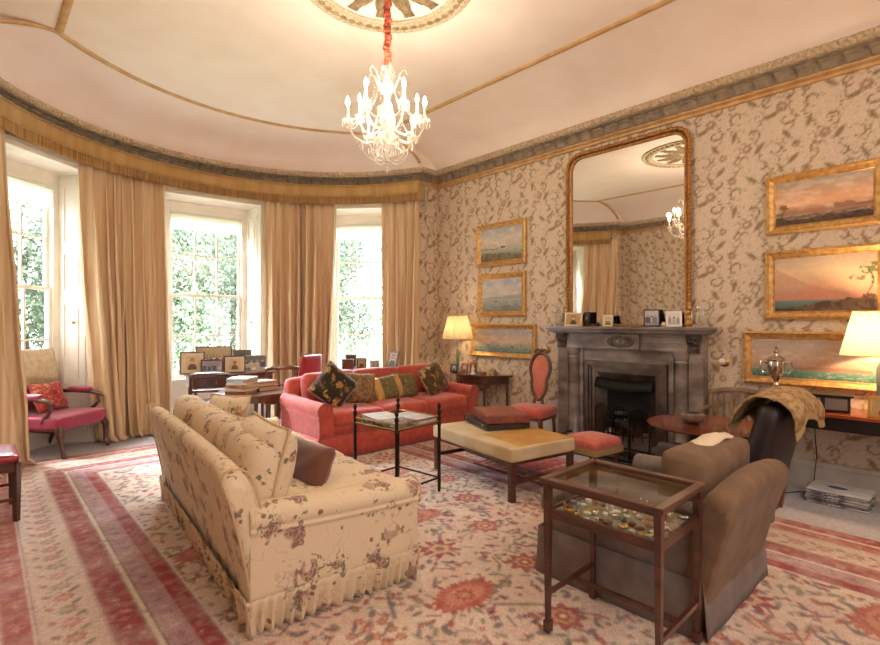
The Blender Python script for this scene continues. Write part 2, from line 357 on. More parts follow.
# ---------------------------------------------------------------- room outline path with inward mitred offsets
def outline(extra=None):
    P = [(XW, YB), (XW, 5.9), (BC[0]+2.66, 5.9)]+[(BC[0]+BR*math.sin(math.radians(a)), BC[1]+BR*math.cos(math.radians(a))) for a in np.linspace(66.5, -66.5, 61)]+[(BC[0]-2.66, 5.9), (XL, 5.9), (XL, YB)]
    return P
def densify(P, closed, step):
    out = []; n = len(P)
    for i in range(n if closed else n-1):
        a = Vector(P[i]); b = Vector(P[(i+1) % n]); k = max(1, int((b-a).length/step))
        for j in range(k): out.append(tuple(a.lerp(b, j/k)))
    if not closed: out.append(tuple(P[-1]))
    return out
PATH = outline()
def normals(P):
    n = len(P); N = []
    for i in range(n):
        a, b, c = Vector(P[i-1]), Vector(P[i]), Vector(P[(i+1) % n])
        d1 = (b-a).normalized(); d2 = (c-b).normalized(); n1 = Vector((-d1.y, d1.x)); n2 = Vector((-d2.y, d2.x))
        m = (n1+n2); m = m.normalized() if m.length > 1e-6 else n1; k = 1/max(.45, m.dot(n1)); N.append(m*k)
    return N
# path runs up the right wall, so inward is to the left (+90 deg)
def sweep(name, prof, m, parent=None, step=None, mod=None, seg=None, z0=0, smooth=True, P=None):
    P = P or PATH; Nn = normals(P)
    if seg: P, Nn = P[seg[0]:seg[1]], Nn[seg[0]:seg[1]]
    PP = []; NN = []
    n = len(P); rng = n if not seg else n-1
    for i in range(rng):
        a, b = Vector(P[i]), Vector(P[(i+1) % n]); na, nb = Nn[i], Nn[(i+1) % n]; k = max(1, round((b-a).length/step)) if step else 1
        for j in range(k): PP.append(a.lerp(b, j/k)); NN.append(na.lerp(nb, j/k))
    if seg: PP.append(Vector(P[-1])); NN.append(Nn[-1])
    mb = MB(); k = len(prof); vs = []
    for i, (p, q) in enumerate(zip(PP, NN)):
        pf = mod(i, prof) if mod else prof
        for (o, z) in pf: vs.append((p.x+q.x*o, p.y+q.y*o, z+z0))
    fs = []; tot = len(PP)
    for i in range(tot if not seg else tot-1):
        for j in range(k-1): fs.append((i*k+j, i*k+j+1, ((i+1) % tot)*k+j+1, ((i+1) % tot)*k+j))
    mb.add(vs, fs); return mb.obj(name, m, parent, smooth=smooth, ang=25)
M_PLAST = mat('ceiling_paint', '#f3e6da', .8, col2='#efdfd1', scale=2.5, bump=.05, bscale=60)
M_CORN = mat('cornice_stone_paint', '#97886f', .7, col2='#7c7060', scale=14, bump=.2, bscale=90)
M_CORNL = mat('cornice_pale_enrichment', '#d0bfa2', .65, col2='#ad9775', scale=40, bump=.2)
M_RIB = mat('gilded_rib_paint', '#cda874', .6, col2='#b98f58', scale=10)
M_BASE = mat('skirting_paint', '#c9c2ba', .5, col2='#b7afa6', scale=5)
sweep('trim_1', [(0, 3.55), (.03, 3.55), (.035, 3.575), (.02, 3.585), (.05, 3.60), (.055, 3.615)], M_RIB); bpy.data.objects['trim_1']['kind'] = 'structure'
def dent(i, pf):
    q = i % 5; return pf if q < 4 else [(o*.72 if 0 < k < len(pf)-1 else o, z) for k, (o, z) in enumerate(pf)]
struct(sweep('trim_2', [(.045, 3.61), (.075, 3.615), (.09, 3.635), (.10, 3.66), (.125, 3.675), (.13, 3.69), (.165, 3.695), (.165, 3.71)], M_CORN, step=.034, mod=dent, smooth=False))
def egg(i, pf):
    q = (1, .75, 1.12, .75)[i % 4]; return [(o if k in (0, len(pf)-1) else .165+(o-.165)*q, z) for k, (o, z) in enumerate(pf)]
struct(sweep('trim_3', [(.165, 3.71), (.20, 3.715), (.225, 3.735), (.225, 3.755), (.205, 3.77), (.20, 3.78), (.17, 3.785)], M_CORNL, step=.03, mod=egg, smooth=False))
struct(sweep('baseboard_room', [(0, .24), (.018, .235), (.02, .2), (.03, .19), (.03, .02), (.035, 0)], M_BASE, seg=(0, 3), P=PATH[:3]+[PATH[3]]+PATH[4:]))
struct(sweep('baseboard_left', [(0, .24), (.018, .235), (.02, .2), (.03, .19), (.03, .02), (.035, 0)], M_BASE, seg=(len(PATH)-3, len(PATH))))
# ---------------------------------------------------------------- ceiling: flat panel with a gilded rib, cove down to the cornice
RIBX0, RIBX1, RIBR = .60, 4.28, 1.84
def rib_path():
    P = [(RIBX1, -.45)]
    P += [(2.44+2.58*math.sin(math.radians(a)), 4.04+2.58*math.cos(math.radians(a))) for a in np.linspace(45.5, -45.5, 45)]
    P += [(RIBX0, -.45)]; return P
RP = rib_path()
def resample(P, n):
    P = [Vector(p) for p in P]; d = [0]
    for a, b in zip(P, P[1:]): d.append(d[-1]+(b-a).length)
    out = []; j = 0
    for i in range(n):
        t = d[-1]*i/(n-1)
        while j < len(P)-2 and d[j+1] < t: j += 1
        out.append(P[j].lerp(P[j+1], (t-d[j])/(d[j+1]-d[j])))
    return out
NN = normals(PATH); OUTP = [Vector(p)+q*.16 for p, q in zip(PATH, NN)]
# matched segments: right side, bow, left side, back
def seglist():
    o1 = resample([OUTP[0], OUTP[1]], 8); i1 = resample([RP[0], RP[1]], 8)
    bow = OUTP[1:-1] if False else OUTP[2:-2]; o2 = resample(bow, 50); i2 = resample(RP[1:-1], 50)
    o3 = resample([OUTP[-2], OUTP[-1]], 8); i3 = resample([RP[-2], RP[-1]], 8)
    o4 = resample([OUTP[-1], OUTP[0]], 8)[1:-1]; i4 = resample([RP[-1], RP[0]], 8)[1:-1]
    return [tuple(v) for v in o1+o2+o3+o4], [tuple(v) for v in i1+i2+i3+i4]
oo, ii = seglist(); n = len(oo); cm = MB(); K = 10; vs = []
for k in range(K+1):
    s = k/K
    for (a, b), (c, d) in zip(oo, ii): vs.append((a+(c-a)*s, b+(d-b)*s, 3.775+.375*math.sin(s*PI/2)**.62))
fs = [(k*n+i, k*n+(i+1) % n, (k+1)*n+(i+1) % n, (k+1)*n+i) for k in range(K) for i in range(n)]
fs.append(tuple(K*n+i for i in range(n)))
cm.add(vs, fs); struct(cm.obj('ceiling', M_PLAST, ang=50))
tp = MB().box(XL-.4, XW+.4, YB-.2, 8.4, 4.3, 4.4); struct(tp.obj('ceiling_slab', M_PLAST, smooth=False))
def ribbon(name, P, closed=False, w=.035, z=4.15, h=.022):
    Q = [(p[0], p[1], z) for p in P]; mb = MB(); 
    mb.tube(Q, w, 8, closed, flat=h/w); return struct(mb.obj(name, M_RIB, ang=60))
ribbon('trim_4', densify(RP, True, .15), True)
ribbon('trim_5', densify([RP[0], RP[-1]], False, .15), w=.02)
def crease(name, a, b):
    pts = [(a[0]+(b[0]-a[0])*s, a[1]+(b[1]-a[1])*s, 3.775+.375*math.sin((1-s)*PI/2)**.62-.005) for s in np.linspace(0, .97, 14)]
    MBo = MB().tube(pts, .028, 8, flat=.7); struct(MBo.obj(name, M_RIB))
crease('trim_6', (RIBX1, 5.84), (OUTP[2].x-.02, OUTP[2].y-.02)); crease('trim_7', (RIBX0, 5.84), (OUTP[-3].x+.02, OUTP[-3].y-.02))
# ceiling rose
RC = (2.4, 3.19)
M_ROSE = mat('rose_gilt', '#a08a68', .6, col2='#7d6a4c', scale=22, bump=.3, bscale=80)
rose = thing('ceiling_rose', 'large round plaster ceiling rose with gilded leaf petals above the chandelier', 'ceiling rose', (RC[0], RC[1], 4.15))
rr = MB()
for r, w_, z in ((.69, .022, -.012), (.56, .022, -.014), (.62, .04, -.006)):
    rr.tube([(r*math.cos(a), r*math.sin(a), z) for a in np.linspace(0, 2*PI, 64, endpoint=False)], w_, 8, True, flat=.6)
rr.obj('ring', M_CORNL, rose)
rr = MB(); rr.tube([(.625*math.cos(a), .625*math.sin(a), -.012) for a in np.linspace(0, 2*PI, 192, endpoint=False)], [(.034 if i % 4 < 2 else .024) for i in range(192)], 6, True, flat=.8); rr.obj('bead_band', M_ROSE, rose, smooth=False)
rr = MB()
def petal(u, v):
    x = 2*u-1; y = v; L_ = .36; w_ = .058*math.sin(min(1, .25+y*1.05)*PI*.93)**.6+.012
    z = -.004-.03*(1-x*x)*math.sin(PI*min(1, y+.05))-.006*math.cos(x*12)-.004*math.cos(y*40)
    return (.15+y*L_, x*w_*(.8+.5*y), z)
rr.grid(petal, 12, 16)
p0 = rr.obj('petal', M_ROSE, rose, solid=.004)
for k in range(1, 12): q = p0.copy(); C.objects.link(q); q.parent = rose; q.rotation_euler = (0, 0, k*PI/6)
MB().lathe([(.001, 0), (.13, 0), (.135, -.015), (.1, -.03), (.06, -.035), (.04, -.06), (.015, -.07)], 24).obj('boss', M_CORNL, rose)
# ---------------------------------------------------------------- windows
M_WHITE = mat('white_joinery_paint', '#ede6da', .35, col2='#e4dccf', scale=6)
M_BLIND = mat('white_roller_blind', '#f1ede6', .8); M_BLIND.node_tree.nodes['Principled BSDF'].inputs['Transmission Weight'].default_value = .0
def thin_glass(name, tint=(1, 1, 1), refl=.12):
    m = bpy.data.materials.new(name); m.use_nodes = True; nt = m.node_tree; nt.nodes.clear(); N = nt.nodes.new; L = nt.links.new
    o = N('ShaderNodeOutputMaterial'); t = N('ShaderNodeBsdfTransparent'); t.inputs[0].default_value = (*tint, 1); g = N('ShaderNodeBsdfGlossy'); g.inputs['Roughness'].default_value = .02
    lw = N('ShaderNodeLayerWeight'); pw = N('ShaderNodeMath'); pw.operation = 'POWER'; pw.inputs[1].default_value = 5; L(lw.outputs['Facing'], pw.inputs[0]); f = N('ShaderNodeMapRange'); f.inputs[3].default_value = .03; f.inputs[4].default_value = .8; L(pw.outputs[0], f.inputs[0]); mx = N('ShaderNodeMixShader'); L(f.outputs[0], mx.inputs[0]); L(t.outputs[0], mx.inputs[1]); L(g.outputs[0], mx.inputs[2]); L(mx.outputs[0], o.inputs[0]); return m
M_PANE = thin_glass('window_glass', (.97, .98, .97))
M_BRASS = mat('brass', '#b8924e', .3, 1)
def window(n, ang):
    r = math.radians(ang); d = BR*math.cos(math.radians(HW)); ox, oy = BC[0]+d*math.sin(r), BC[1]+d*math.cos(r)
    e = bpy.data.objects.new('window_%d' % n, None); C.objects.link(e); e['kind'] = 'structure'; e.location = (ox, oy, 0); e.rotation_euler = (0, 0, -r)   # local y = outward
    wi = BR*math.sin(math.radians(HW)); wo = .585; D = .38
    a = MB()        # architrave round the opening (room side), stepped
    for (x0, x1, y0) in ((wi-.01, wi+.035, -.035), (wi+.03, wi+.075, -.05)):
        a.box(x0, x1, y0, .05, 0, WTOP-.002+(x1-wi)); a.box(-x1, -x0, y0, .05, 0, WTOP-.002+(x1-wi)); a.box(-x0, x0, y0, .05, WTOP-.002+(x0-wi), WTOP-.002+(x1-wi))
    a.obj('architrave', M_WHITE, e, smooth=False, bevel=.004)
    j = MB()
    for s in (1, -1):
        j.add([(s*wi, 0, 0), (s*wo, D, 0), (s*wo, D, WTOP-.04), (s*wi, 0, WTOP+.01), (s*(wi+.05), 0, 0), (s*(wo+.05), D, 0), (s*(wo+.05), D, WTOP), (s*(wi+.05), 0, WTOP+.01)],
              [(0, 1, 2, 3), (4, 7, 6, 5), (3, 2, 6, 7), (0, 4, 5, 1), (1, 5, 6, 2), (0, 3, 7, 4)])
    j.add([(-wi, 0, WTOP+.01), (wi, 0, WTOP+.01), (wo, D, WTOP-.04), (-wo, D, WTOP-.04), (-wi, 0, WTOP+.05), (wi, 0, WTOP+.05), (wo, D, WTOP+.05), (-wo, D, WTOP+.05)], [(0, 3, 2, 1), (4, 5, 6, 7), (0, 1, 5, 4), (2, 3, 7, 6), (1, 2, 6, 5), (3, 0, 4, 7)])
    j.obj('lining', M_WHITE, e, smooth=False)
    for s in (1, -1):      # panelled shutters folded on the splayed jambs
        dx, dy = (wo-wi), D; ln = math.hypot(dx, dy); ux, uy = s*dx/ln, dy/ln; nx_, ny_ = -s*uy, s*ux*s
        sh = MB()
        def slab(t0, t1, z0, z1, th):
            q = []
            for t in (t0, t1):
                for h in (.0, th): q.append((s*wi+ux*ln*t+(-s*uy)*h, uy*ln*t+(s*ux)*h*1.0))
            sh.add([(q[0][0], q[0][1], z0), (q[2][0], q[2][1], z0), (q[3][0], q[3][1], z0), (q[1][0], q[1][1], z0), (q[0][0], q[0][1], z1), (q[2][0], q[2][1], z1), (q[3][0], q[3][1], z1), (q[1][0], q[1][1], z1)],
                   [(0, 1, 2, 3), (4, 7, 6, 5), (0, 4, 5, 1), (1, 5, 6, 2), (2, 6, 7, 3), (3, 7, 4, 0)])
        slab(.06, .94, .04, WTOP-.08, .012)
        for z0, z1 in ((.1, .55), (.68, 1.7), (1.8, 2.3), (2.4, 3.1)):
            slab(.16, .24, z0, z1, .024); slab(.76, .84, z0, z1, .024); slab(.24, .76, z0, z0+.03, .024); slab(.24, .76, z1-.03, z1, .024); slab(.36, .64, z0+.08, z1-.08, .02)
        so = sh.obj('shutter', M_WHITE, e, smooth=False)
        kn = MB().ball((s*(wi-.07)-s*.01, .17, 1.45), .018, 10); kn.obj('knob', M_BRASS, so)
    ap = MB().box(-wo, wo, D-.03, D+.03, 0, .6)
    ap.box(-.5, .5, D-.045, D-.03, .12, .16); ap.box(-.5, .5, D-.045, D-.03, .46, .5); ap.box(-.5, -.46, D-.045, D-.03, .16, .46); ap.box(.46, .5, D-.045, D-.03, .16, .46)
    ap.obj('apron_panel', M_WHITE, e, smooth=False, bevel=.004)
    MB().box(-wo+.01, wo-.01, D-.11, D+.02, .6, .635).obj('window_sill', M_WHITE, e, smooth=False, bevel=.006)
    f = MB()
    for s in (1, -1): f.box(min(s*.505, s*wo), max(s*.505, s*wo), D-.03, D+.09, .635, WTOP-.02)
    f.box(-.505, .505, D-.03, D+.09, 3.06, WTOP-.02); f.obj('window_frame', M_WHITE, e, smooth=False, bevel=.004)
    for nm, y, z0, z1, mid in (('upper_sash', D+.05, 1.84, 3.06, 2.445), ('lower_sash', D+.01, .635, 1.865, 1.25)):
        s_ = MB(); yy = (y-.018, y+.018)
        s_.box(-.505, -.465, *yy, z0, z1); s_.box(.465, .505, *yy, z0, z1); s_.box(-.465, .465, *yy, z0, z0+(.055 if 'low' in nm else .035)); s_.box(-.465, .465, *yy, z1-.035, z1)
        for x in (-.158, .158): s_.box(x-.011, x+.011, y-.014, y+.014, z0+.03, z1-.03)
        s_.box(-.465, .465, y-.0135, y+.0135, mid-.011, mid+.011)
        so = s_.obj(nm, M_WHITE, e, smooth=False)
        MB().box(-.47, .47, y-.002, y+.002, z0+.02, z1-.02).obj('glass_pane', M_PANE, so, smooth=False)
    b = MB().box(-.5, .5, D-.022, D-.018, 2.83, 3.06); b.tube([(-.5, D-.02, 3.05), (.5, D-.02, 3.05)], .02, 10); b.box(-.5, .5, D-.026, D-.014, 2.815, 2.835)
    b.obj('roller_blind', M_BLIND_T, e, smooth=False)
    return e
M_BLIND_T = bpy.data.materials.new('translucent_blind'); M_BLIND_T.use_nodes = True
_nt = M_BLIND_T.node_tree; _nt.nodes.clear(); _o = _nt.nodes.new('ShaderNodeOutputMaterial'); _a = _nt.nodes.new('ShaderNodeBsdfDiffuse'); _a.inputs[0].default_value = (.85, .83, .78, 1)
_b = _nt.nodes.new('ShaderNodeBsdfTranslucent'); _b.inputs[0].default_value = (.85, .82, .76, 1); _m = _nt.nodes.new('ShaderNodeMixShader'); _m.inputs[0].default_value = .55
_nt.links.new(_a.outputs[0], _m.inputs[1]); _nt.links.new(_b.outputs[0], _m.inputs[2]); _nt.links.new(_m.outputs[0], _o.inputs[0])
for i, a in enumerate(WIN): window(i+1, a)
# ---------------------------------------------------------------- pelmet and curtains
def bow(a, r): a = math.radians(a); return (BC[0]+math.sin(a)*r, BC[1]+math.cos(a)*r)
def cloth(name, base, hi, fine=22):
    m = bpy.data.materials.new(name); m.use_nodes = True; nt = m.node_tree; b = nt.nodes['Principled BSDF']; N = nt.nodes.new; L = nt.links.new
    tc = N('ShaderNodeTexCoord'); mp = N('ShaderNodeMapping'); mp.inputs['Scale'].default_value = (fine, fine, .5); n = N('ShaderNodeTexNoise'); n.inputs['Scale'].default_value = 1.0; n.inputs['Detail'].default_value = 3
    L(tc.outputs['Object'], mp.inputs[0]); L(mp.outputs[0], n.inputs['Vector']); r = N('ShaderNodeValToRGB'); r.color_ramp.elements[0].position = .38; r.color_ramp.elements[1].position = .62
    r.color_ramp.elements[0].color = (*lin(base), 1); r.color_ramp.elements[1].color = (*lin(hi), 1); L(n.outputs['Fac'], r.inputs[0]); L(r.outputs[0], b.inputs['Base Color'])
    b.inputs['Roughness'].default_value = .55; b.inputs['Sheen Weight'].default_value = .3; b.inputs['Specular IOR Level'].default_value = .3; return m
M_CURT = cloth('silk_curtain', '#cbab82', '#e0c9a4'); M_LINING = cloth('curtain_lining', '#d9cdb4', '#e6dcc4')
M_PEL = cloth('pelmet_silk', '#ac8850', '#bb985c', 9); M_FRINGE = cloth('bullion_fringe', '#8f6b38', '#bd975a', 70)
pel = thing('pelmet', 'long curved gold silk pelmet with bullion fringe running round the bow under the cornice', 'pelmet', (0, 0, 0))
def pelmet(z0, z1, r, amp, nper, a0=-66.5, a1=70.5):
    mb = MB(); nu = nper*4
    def f(u, v):
        a = a0+(a1-a0)*u; q = amp*math.sin(u*nper*2*PI); return (*bow(a, r+q), z0+(z1-z0)*v)
    mb.grid(f, nu, 3); return mb
pelmet(3.36, 3.56, 2.60, .0015, 300).obj('valance', M_PEL, pel, solid=.02)
pelmet(3.265, 3.37, 2.59, .005, 420).obj('fringe', M_FRINGE, pel, solid=.006)
g = MB()
for z in (3.375, 3.545): g.tube([(*bow(a, 2.585), z) for a in np.linspace(-66.5, 70.5, 120)], .008, 6)
g.obj('cord', M_FRINGE, pel)
gb = MB().tube([(*bow(a, 2.73), 3.53) for a in np.linspace(-66.5, 70.5, 60)], .02, 6); gb.grid(lambda u, v: (*bow(70.5, 2.6+u*.2), 3.27+v*.28), 2, 2); gb.obj('pelmet_board', M_PEL, pel, solid=.01)
def curtain(name, a0, a1, label, seed, folds, b0=None, b1=None, rb=.0, group='silk curtains of the bow windows'):
    rg = random.Random(seed); b0 = a0 if b0 is None else b0; b1 = a1 if b1 is None else b1
    nu, nv = folds*14, 44; wts = [rg.uniform(.7, 1.35) for _ in range(folds)]; cs = np.cumsum([0]+wts); cs = cs/cs[-1]; am = [rg.uniform(.6, 1.15) for _ in range(folds)]; sk = [rg.uniform(-.5, .5) for _ in range(folds)]
    def f(u, v):
        z = v*3.38; k = min(folds-1, int(np.searchsorted(cs, u, 'right')-1)); t = (u-cs[k])/(cs[k+1]-cs[k])
        w_ = 1-v; spread = math.sin(min(1, w_*1.1)*PI/2)
        aa = (a0+(a1-a0)*u)*(1-w_**1.6)+(b0+(b1-b0)*u)*w_**1.6
        depth = (.048+.062*spread)*am[k]
        ph = math.sin(t*2*PI+sk[k]*w_*2.5)
        q = ph*depth+.02*math.sin(u*9+w_*4+seed)*w_+.012*math.sin(w_*17+k*1.3)*w_
        aa += math.degrees(.35*depth/2.7*math.sin(4*PI*t+sk[k]))
        pud = .06*max(0, (.05-z)/.05)
        return (*bow(aa, 2.70-rb*w_**2+q-pud), max(.022, z))
    cu = thing(name, label, 'curtain', (0, 0, 0), group=group)
    MB().grid(f, nu, nv).obj('curtain_panel', M_CURT, cu, solid=.006)
    return cu
# each side of a window gets its own panel
curtain('curtain', -70, -54.2, 'cream silk curtain hanging at the far left edge beside the armchair window', 1, 4, -68, -47.5)
curtain('curtain', -33.5, -22.2, 'cream silk curtain directly behind the crimson armchair, right of the left-hand window', 2, 4, -27.6, -22, .02)
curtain('curtain', -22.0, -10.6, 'cream silk curtain hanging left of the middle window, panel nearest the photo-covered desk', 3, 4, -21.8, -9.5, .1)
curtain('curtain', 18.3, 29.6, 'cream silk curtain hanging right of the middle window with straight long folds', 4, 4, 19.2, 29.5)
curtain('curtain', 29.8, 41.2, 'cream silk curtain hanging left of the right-hand window above the red sofa', 5, 4, 29.6, 38.6, .05)
curtain('curtain', 56.3, 69.5, 'cream silk curtain hanging right of the right-hand window by the papered corner', 6, 4, 57.0, 68.5)
# ---------------------------------------------------------------- rug
def rug_design(X, Y, W_, H_):
    """X,Y metres from the rug's lower-left corner"""
    rg = random.Random(11); n1 = fbm(X, Y, 5, 1); n2 = fbm(X, Y, 40, 2, 2)
    img = np.ones(X.shape+(3,))*L3('#d8c4b0'); img = mixc(img, L3('#cfa99a'), np.clip((n1-.42)*3, 0, 1)*.6)
    step = X[0, 1]-X[0, 0]
    def win(cx, cy, r):
        i0 = max(0, int((cx-r)/step)); i1 = min(X.shape[1], int((cx+r)/step)+2); j0 = max(0, int((cy-r)/step)); j1 = min(X.shape[0], int((cy+r)/step)+2)
        return (slice(j0, j1), slice(i0, i1))
    def put(cx, cy, r, col, f, a=.85):
        sl = win(cx, cy, r*1.3); 
        if X[sl].size == 0: return
        dx = X[sl]-cx; dy = Y[sl]-cy; rad = np.sqrt(dx*dx+dy*dy); th = np.arctan2(dy, dx)
        img[sl] = mixc(img[sl], L3(col), np.clip((f(dx, dy, rad, th)*r-rad)/step*.8+.5, 0, 1)*a)
    def star(n, depth, ph=0): return lambda dx, dy, rad, th: 1-depth+depth*np.cos(n*th+ph)
    def ell(e, ang):
        def f(dx, dy, rad, th): return 1/np.sqrt(np.cos(th-ang)**2+(np.sin(th-ang)*e)**2)
        return f
    def saw(e, ang): return lambda dx, dy, rad, th: (1+.08*np.cos(26*th))/np.sqrt(np.cos(th-ang)**2+(np.sin(th-ang)*e)**2)
    def rosette(cx, cy, r, c1='#98303a', c2='#d0a070', c3='#7d3038'):
        put(cx, cy, r, c1, star(8, .16, rg.uniform(0, 1))); put(cx, cy, r*.55, c2, star(8, .1)); put(cx, cy, r*.36, c1, star(6, .1)); put(cx, cy, r*.15, '#e2cdb0', star(1, 0)); 
    reds = ['#8e2c34', '#a23c40', '#8c3036', '#ac5440', '#7c343e']; greens = ['#55524a', '#7b755e', '#5f6468', '#857a5c', '#6c5f6a']
    def line(x0, y0, x1, y1, w_, col, a=.8):
        k = max(2, int(math.hypot(x1-x0, y1-y0)/(w_*1.2))); 
        for i in range(k+1): put(x0+(x1-x0)*i/k, y0+(y1-y0)*i/k, w_, col, star(1, 0), a)
    fx0, fx1, fy0, fy1 = .92, W_-.92, .92, H_-.92
    # field: fine sprigs
    for _ in range(4600):
        x, y = rg.uniform(fx0, fx1), rg.uniform(fy0, fy1); c = rg.choice(reds+greens+greens)
        t = rg.random()
        if t < .5: put(x, y, rg.uniform(.020, .038), c, ell(rg.uniform(1.6, 3), rg.choice((0, .785, 1.57, 2.35))), .85)
        elif t < .8: put(x, y, rg.uniform(.016, .026), c, star(5, .25), .8)
        else:
            a = rg.choice((0, .6, 1.2, 1.8, 2.4)); l = rg.uniform(.05, .1); line(x, y, x+math.cos(a)*l, y+math.sin(a)*l, .006, c, .7)
    # serrated ovals, diamonds of small rosettes, big rosettes on a lattice
    gx = (fx1-fx0)/5; 
    nyk = int((fy1-fy0)/.5)
    for j in range(nyk+1):
        for i in range(6):
            x = fx0+gx*(i+(.5 if j % 2 else 0))+rg.uniform(-.04, .04); y = fy0+.3+j*.5+rg.uniform(-.04, .04)
            if not (fx0+.1 < x < fx1-.1 and y < fy1-.1): continue
            k = (0, 2, 3, 1, 2, 1, 2)[(i*3+j*2) % 7]
            if k == 0: put(x, y, .20, '#ae4a3a', saw(1.7, rg.uniform(-.3, .3)), .85); put(x, y, .13, '#c98a72', saw(1.8, 0), .8); rosette(x, y, .06)
            elif k == 1: rosette(x, y, .12); 
            elif k == 2:
                for a in range(-1, 2):
                    for b in range(-2, 3):
                        if abs(a)+abs(b) < 3: rosette(x+a*.085, y+b*.075, .032, rg.choice(reds[:3]))
            else:
                put(x, y, .14, '#98303a', star(8, .28), .95); put(x, y, .07, '#d5b78e', star(5, .1)); put(x, y, .03, '#7d3038', star(1, 0))
            a = rg.uniform(0, 6); line(x+.16*math.cos(a), y+.16*math.sin(a), x+.34*math.cos(a+.4), y+.34*math.sin(a+.4), .012, rg.choice(greens+['#b76a58']), .8)
    # borders: distance to nearest edge
    D = np.minimum(np.minimum(X, W_-X), np.minimum(Y, H_-Y))
    def band(d0, d1, col, a=1):
        m = np.clip((D-d0)/step+.5, 0, 1)*np.clip((d1-D)/step+.5, 0, 1)*a; nonlocal img; img = mixc(img, L3(col), m)
    band(-1, .90, '#cdb8a6'); band(-1, .12, '#a04a46'); band(.12, .128, '#7d5350'); band(.128, .155, '#dccdba'); band(.155, .27, '#a85a54')
    band(.27, .28, '#dccdba'); band(.28, .287, '#8a5f5c'); band(.287, .53, '#ccb5a2'); band(.53, .54, '#7d4f4e'); band(.54, .67, '#96403f'); band(.67, .678, '#5f3c3e'); band(.678, .705, '#d8c7b2'); band(.705, .715, '#5f3c3e')
    band(.715, .82, '#a98488'); band(.82, .91, '#963538'); band(.91, .918, '#5f3c3e'); band(.918, .93, '#d8c7b2')
    D0 = D.copy()
    def along(d, sp, f):
        for (ax, L_) in (('x', W_), ('y', H_)):
            for side in (0, 1):
                t = d
                while t < L_-d:
                    p = (t, d if not side else H_-d) if ax == 'x' else ((d if not side else W_-d), t)
                    f(*p, ax); t += sp
    along(.41, .15, lambda x, y, ax: (rosette(x, y, .052, rg.choice(['#b0625a', '#8a7f70', '#9f5a58'])), put(x+(.07 if ax == 'x' else .045), y+(.045 if ax == 'x' else .07), .03, rg.choice(greens), ell(2, .8), .8), put(x+(.06 if ax == 'x' else -.07), y-(.06 if ax == 'x' else -.05), .026, rg.choice(reds), ell(2, 2.2), .8)))
    along(.212, .10, lambda x, y, ax: put(x, y, .034, rg.choice(['#c9a184', '#8a4a48', '#c08a6a']), star(4, .3), .7))
    along(.605, .085, lambda x, y, ax: put(x, y, .026, rg.choice(['#c08070', '#7a3c3c']), star(4, .3), .6))
    along(.767, .10, lambda x, y, ax: put(x, y, .03, rg.choice(['#8a5560', '#c4aca0']), star(5, .3), .7))
    along(.06, .12, lambda x, y, ax: put(x, y, .03, rg.choice(['#c08070', '#7a3c3c']), star(4, .3), .6))
    for _ in range(2600):      # small worn sprigs woven all through the border
        t = rg.random(); d = rg.uniform(.02, .90)
        x, y = ((d if rg.random() < .5 else W_-d), rg.uniform(0, H_)) if t < .75 else (rg.uniform(0, W_), (d if rg.random() < .5 else H_-d))
        put(x, y, rg.uniform(.010, .022), rg.choice(['#8c4a4c', '#c9b09c', '#7c6a72', '#b98a7c', '#6f5a5c', '#d3bfa8']), ell(rg.uniform(1.5, 3), rg.choice((0, .8, 1.57, 2.3))), .6)
    ab = fbm(X*.6, Y*5, 1.5, 17); BD = np.where(D < .93, 1, .25); img = mixc(img, L3('#d5c4ba'), np.clip((ab-.40)*2.6, 0, 1)*.26*BD)
    fade = fbm(X, Y, 22, 19, 3); img = mixc(img, L3('#cdb9ae'), np.clip((fade-.45)*5, 0, 1)*.22*np.where(D < .93, 1, .5))
    img = mixc(img, L3('#c4a8a0'), np.ones(X.shape)*.02); img *= (.88+.24*n2)[..., None]
    wear = np.clip((fbm(X, Y, 1.6, 9)-.5)*3, 0, 1)*.12; img = mixc(img, L3('#cdb9a8'), wear)
    return img
RW, RH = 4.46, 8.05; rs = .0112; nu, nv = int(RW/rs), int(RH/rs)
X, Y = np.meshgrid(np.linspace(0, RW, nu), np.linspace(0, RH, nv))
pos = np.zeros((nv, nu, 3)); pos[..., 0] = X; pos[..., 1] = Y; pos[..., 2] = .012+.0015*(fbm(X, Y, 3, 5)-.5)
edge = (X < rs/2) | (Y < rs/2) | (X > RW-rs/2) | (Y > RH-rs/2); pos[..., 2][edge] = 0
M_RUG = attr_mat('woven_wool', .95, 130, .22, .35, sheen=.15, spec=.15)
rug = design_grid('rug', pos, nu, nv, rug_design(X, Y, RW, RH), M_RUG)
tag(rug, 'large faded cream and red floral carpet with striped borders under all the furniture', 'rug', loc=(-.10, -1.33, 0), rz=math.radians(-.6))
def runner_design(X, Y, W_, H_):
    n = fbm(X, Y, 9, 4); img = np.ones(X.shape+(3,))*L3('#a8484c'); img = mixc(img, L3('#c0736a'), np.clip((n-.45)*4, 0, 1)*.7)
    for y0 in np.arange(.1, H_, .16): img = mixc(img, L3(('#d2b8a0', '#7a3a40', '#b98a78')[int(y0/.16) % 3]), ((np.abs(Y-y0) < .018) & (np.sin(X*60) > -.6))*.8)
    D = np.minimum(np.minimum(X, W_-X), np.minimum(Y, H_-Y)); img = mixc(img, L3('#c9ab95'), ((D > .05) & (D < .08))*.9); img = mixc(img, L3('#6a3034'), (D < .03)*.8); return img
w_, h_ = .85, 1.7; X, Y = np.meshgrid(np.linspace(0, w_, 70), np.linspace(0, h_, 140)); pos = np.zeros((140, 70, 3)); pos[..., 0] = X; pos[..., 1] = Y; pos[..., 2] = .024
pos[..., 2][(X < .001) | (Y < .001) | (X > w_-.001) | (Y > h_-.001)] = .016
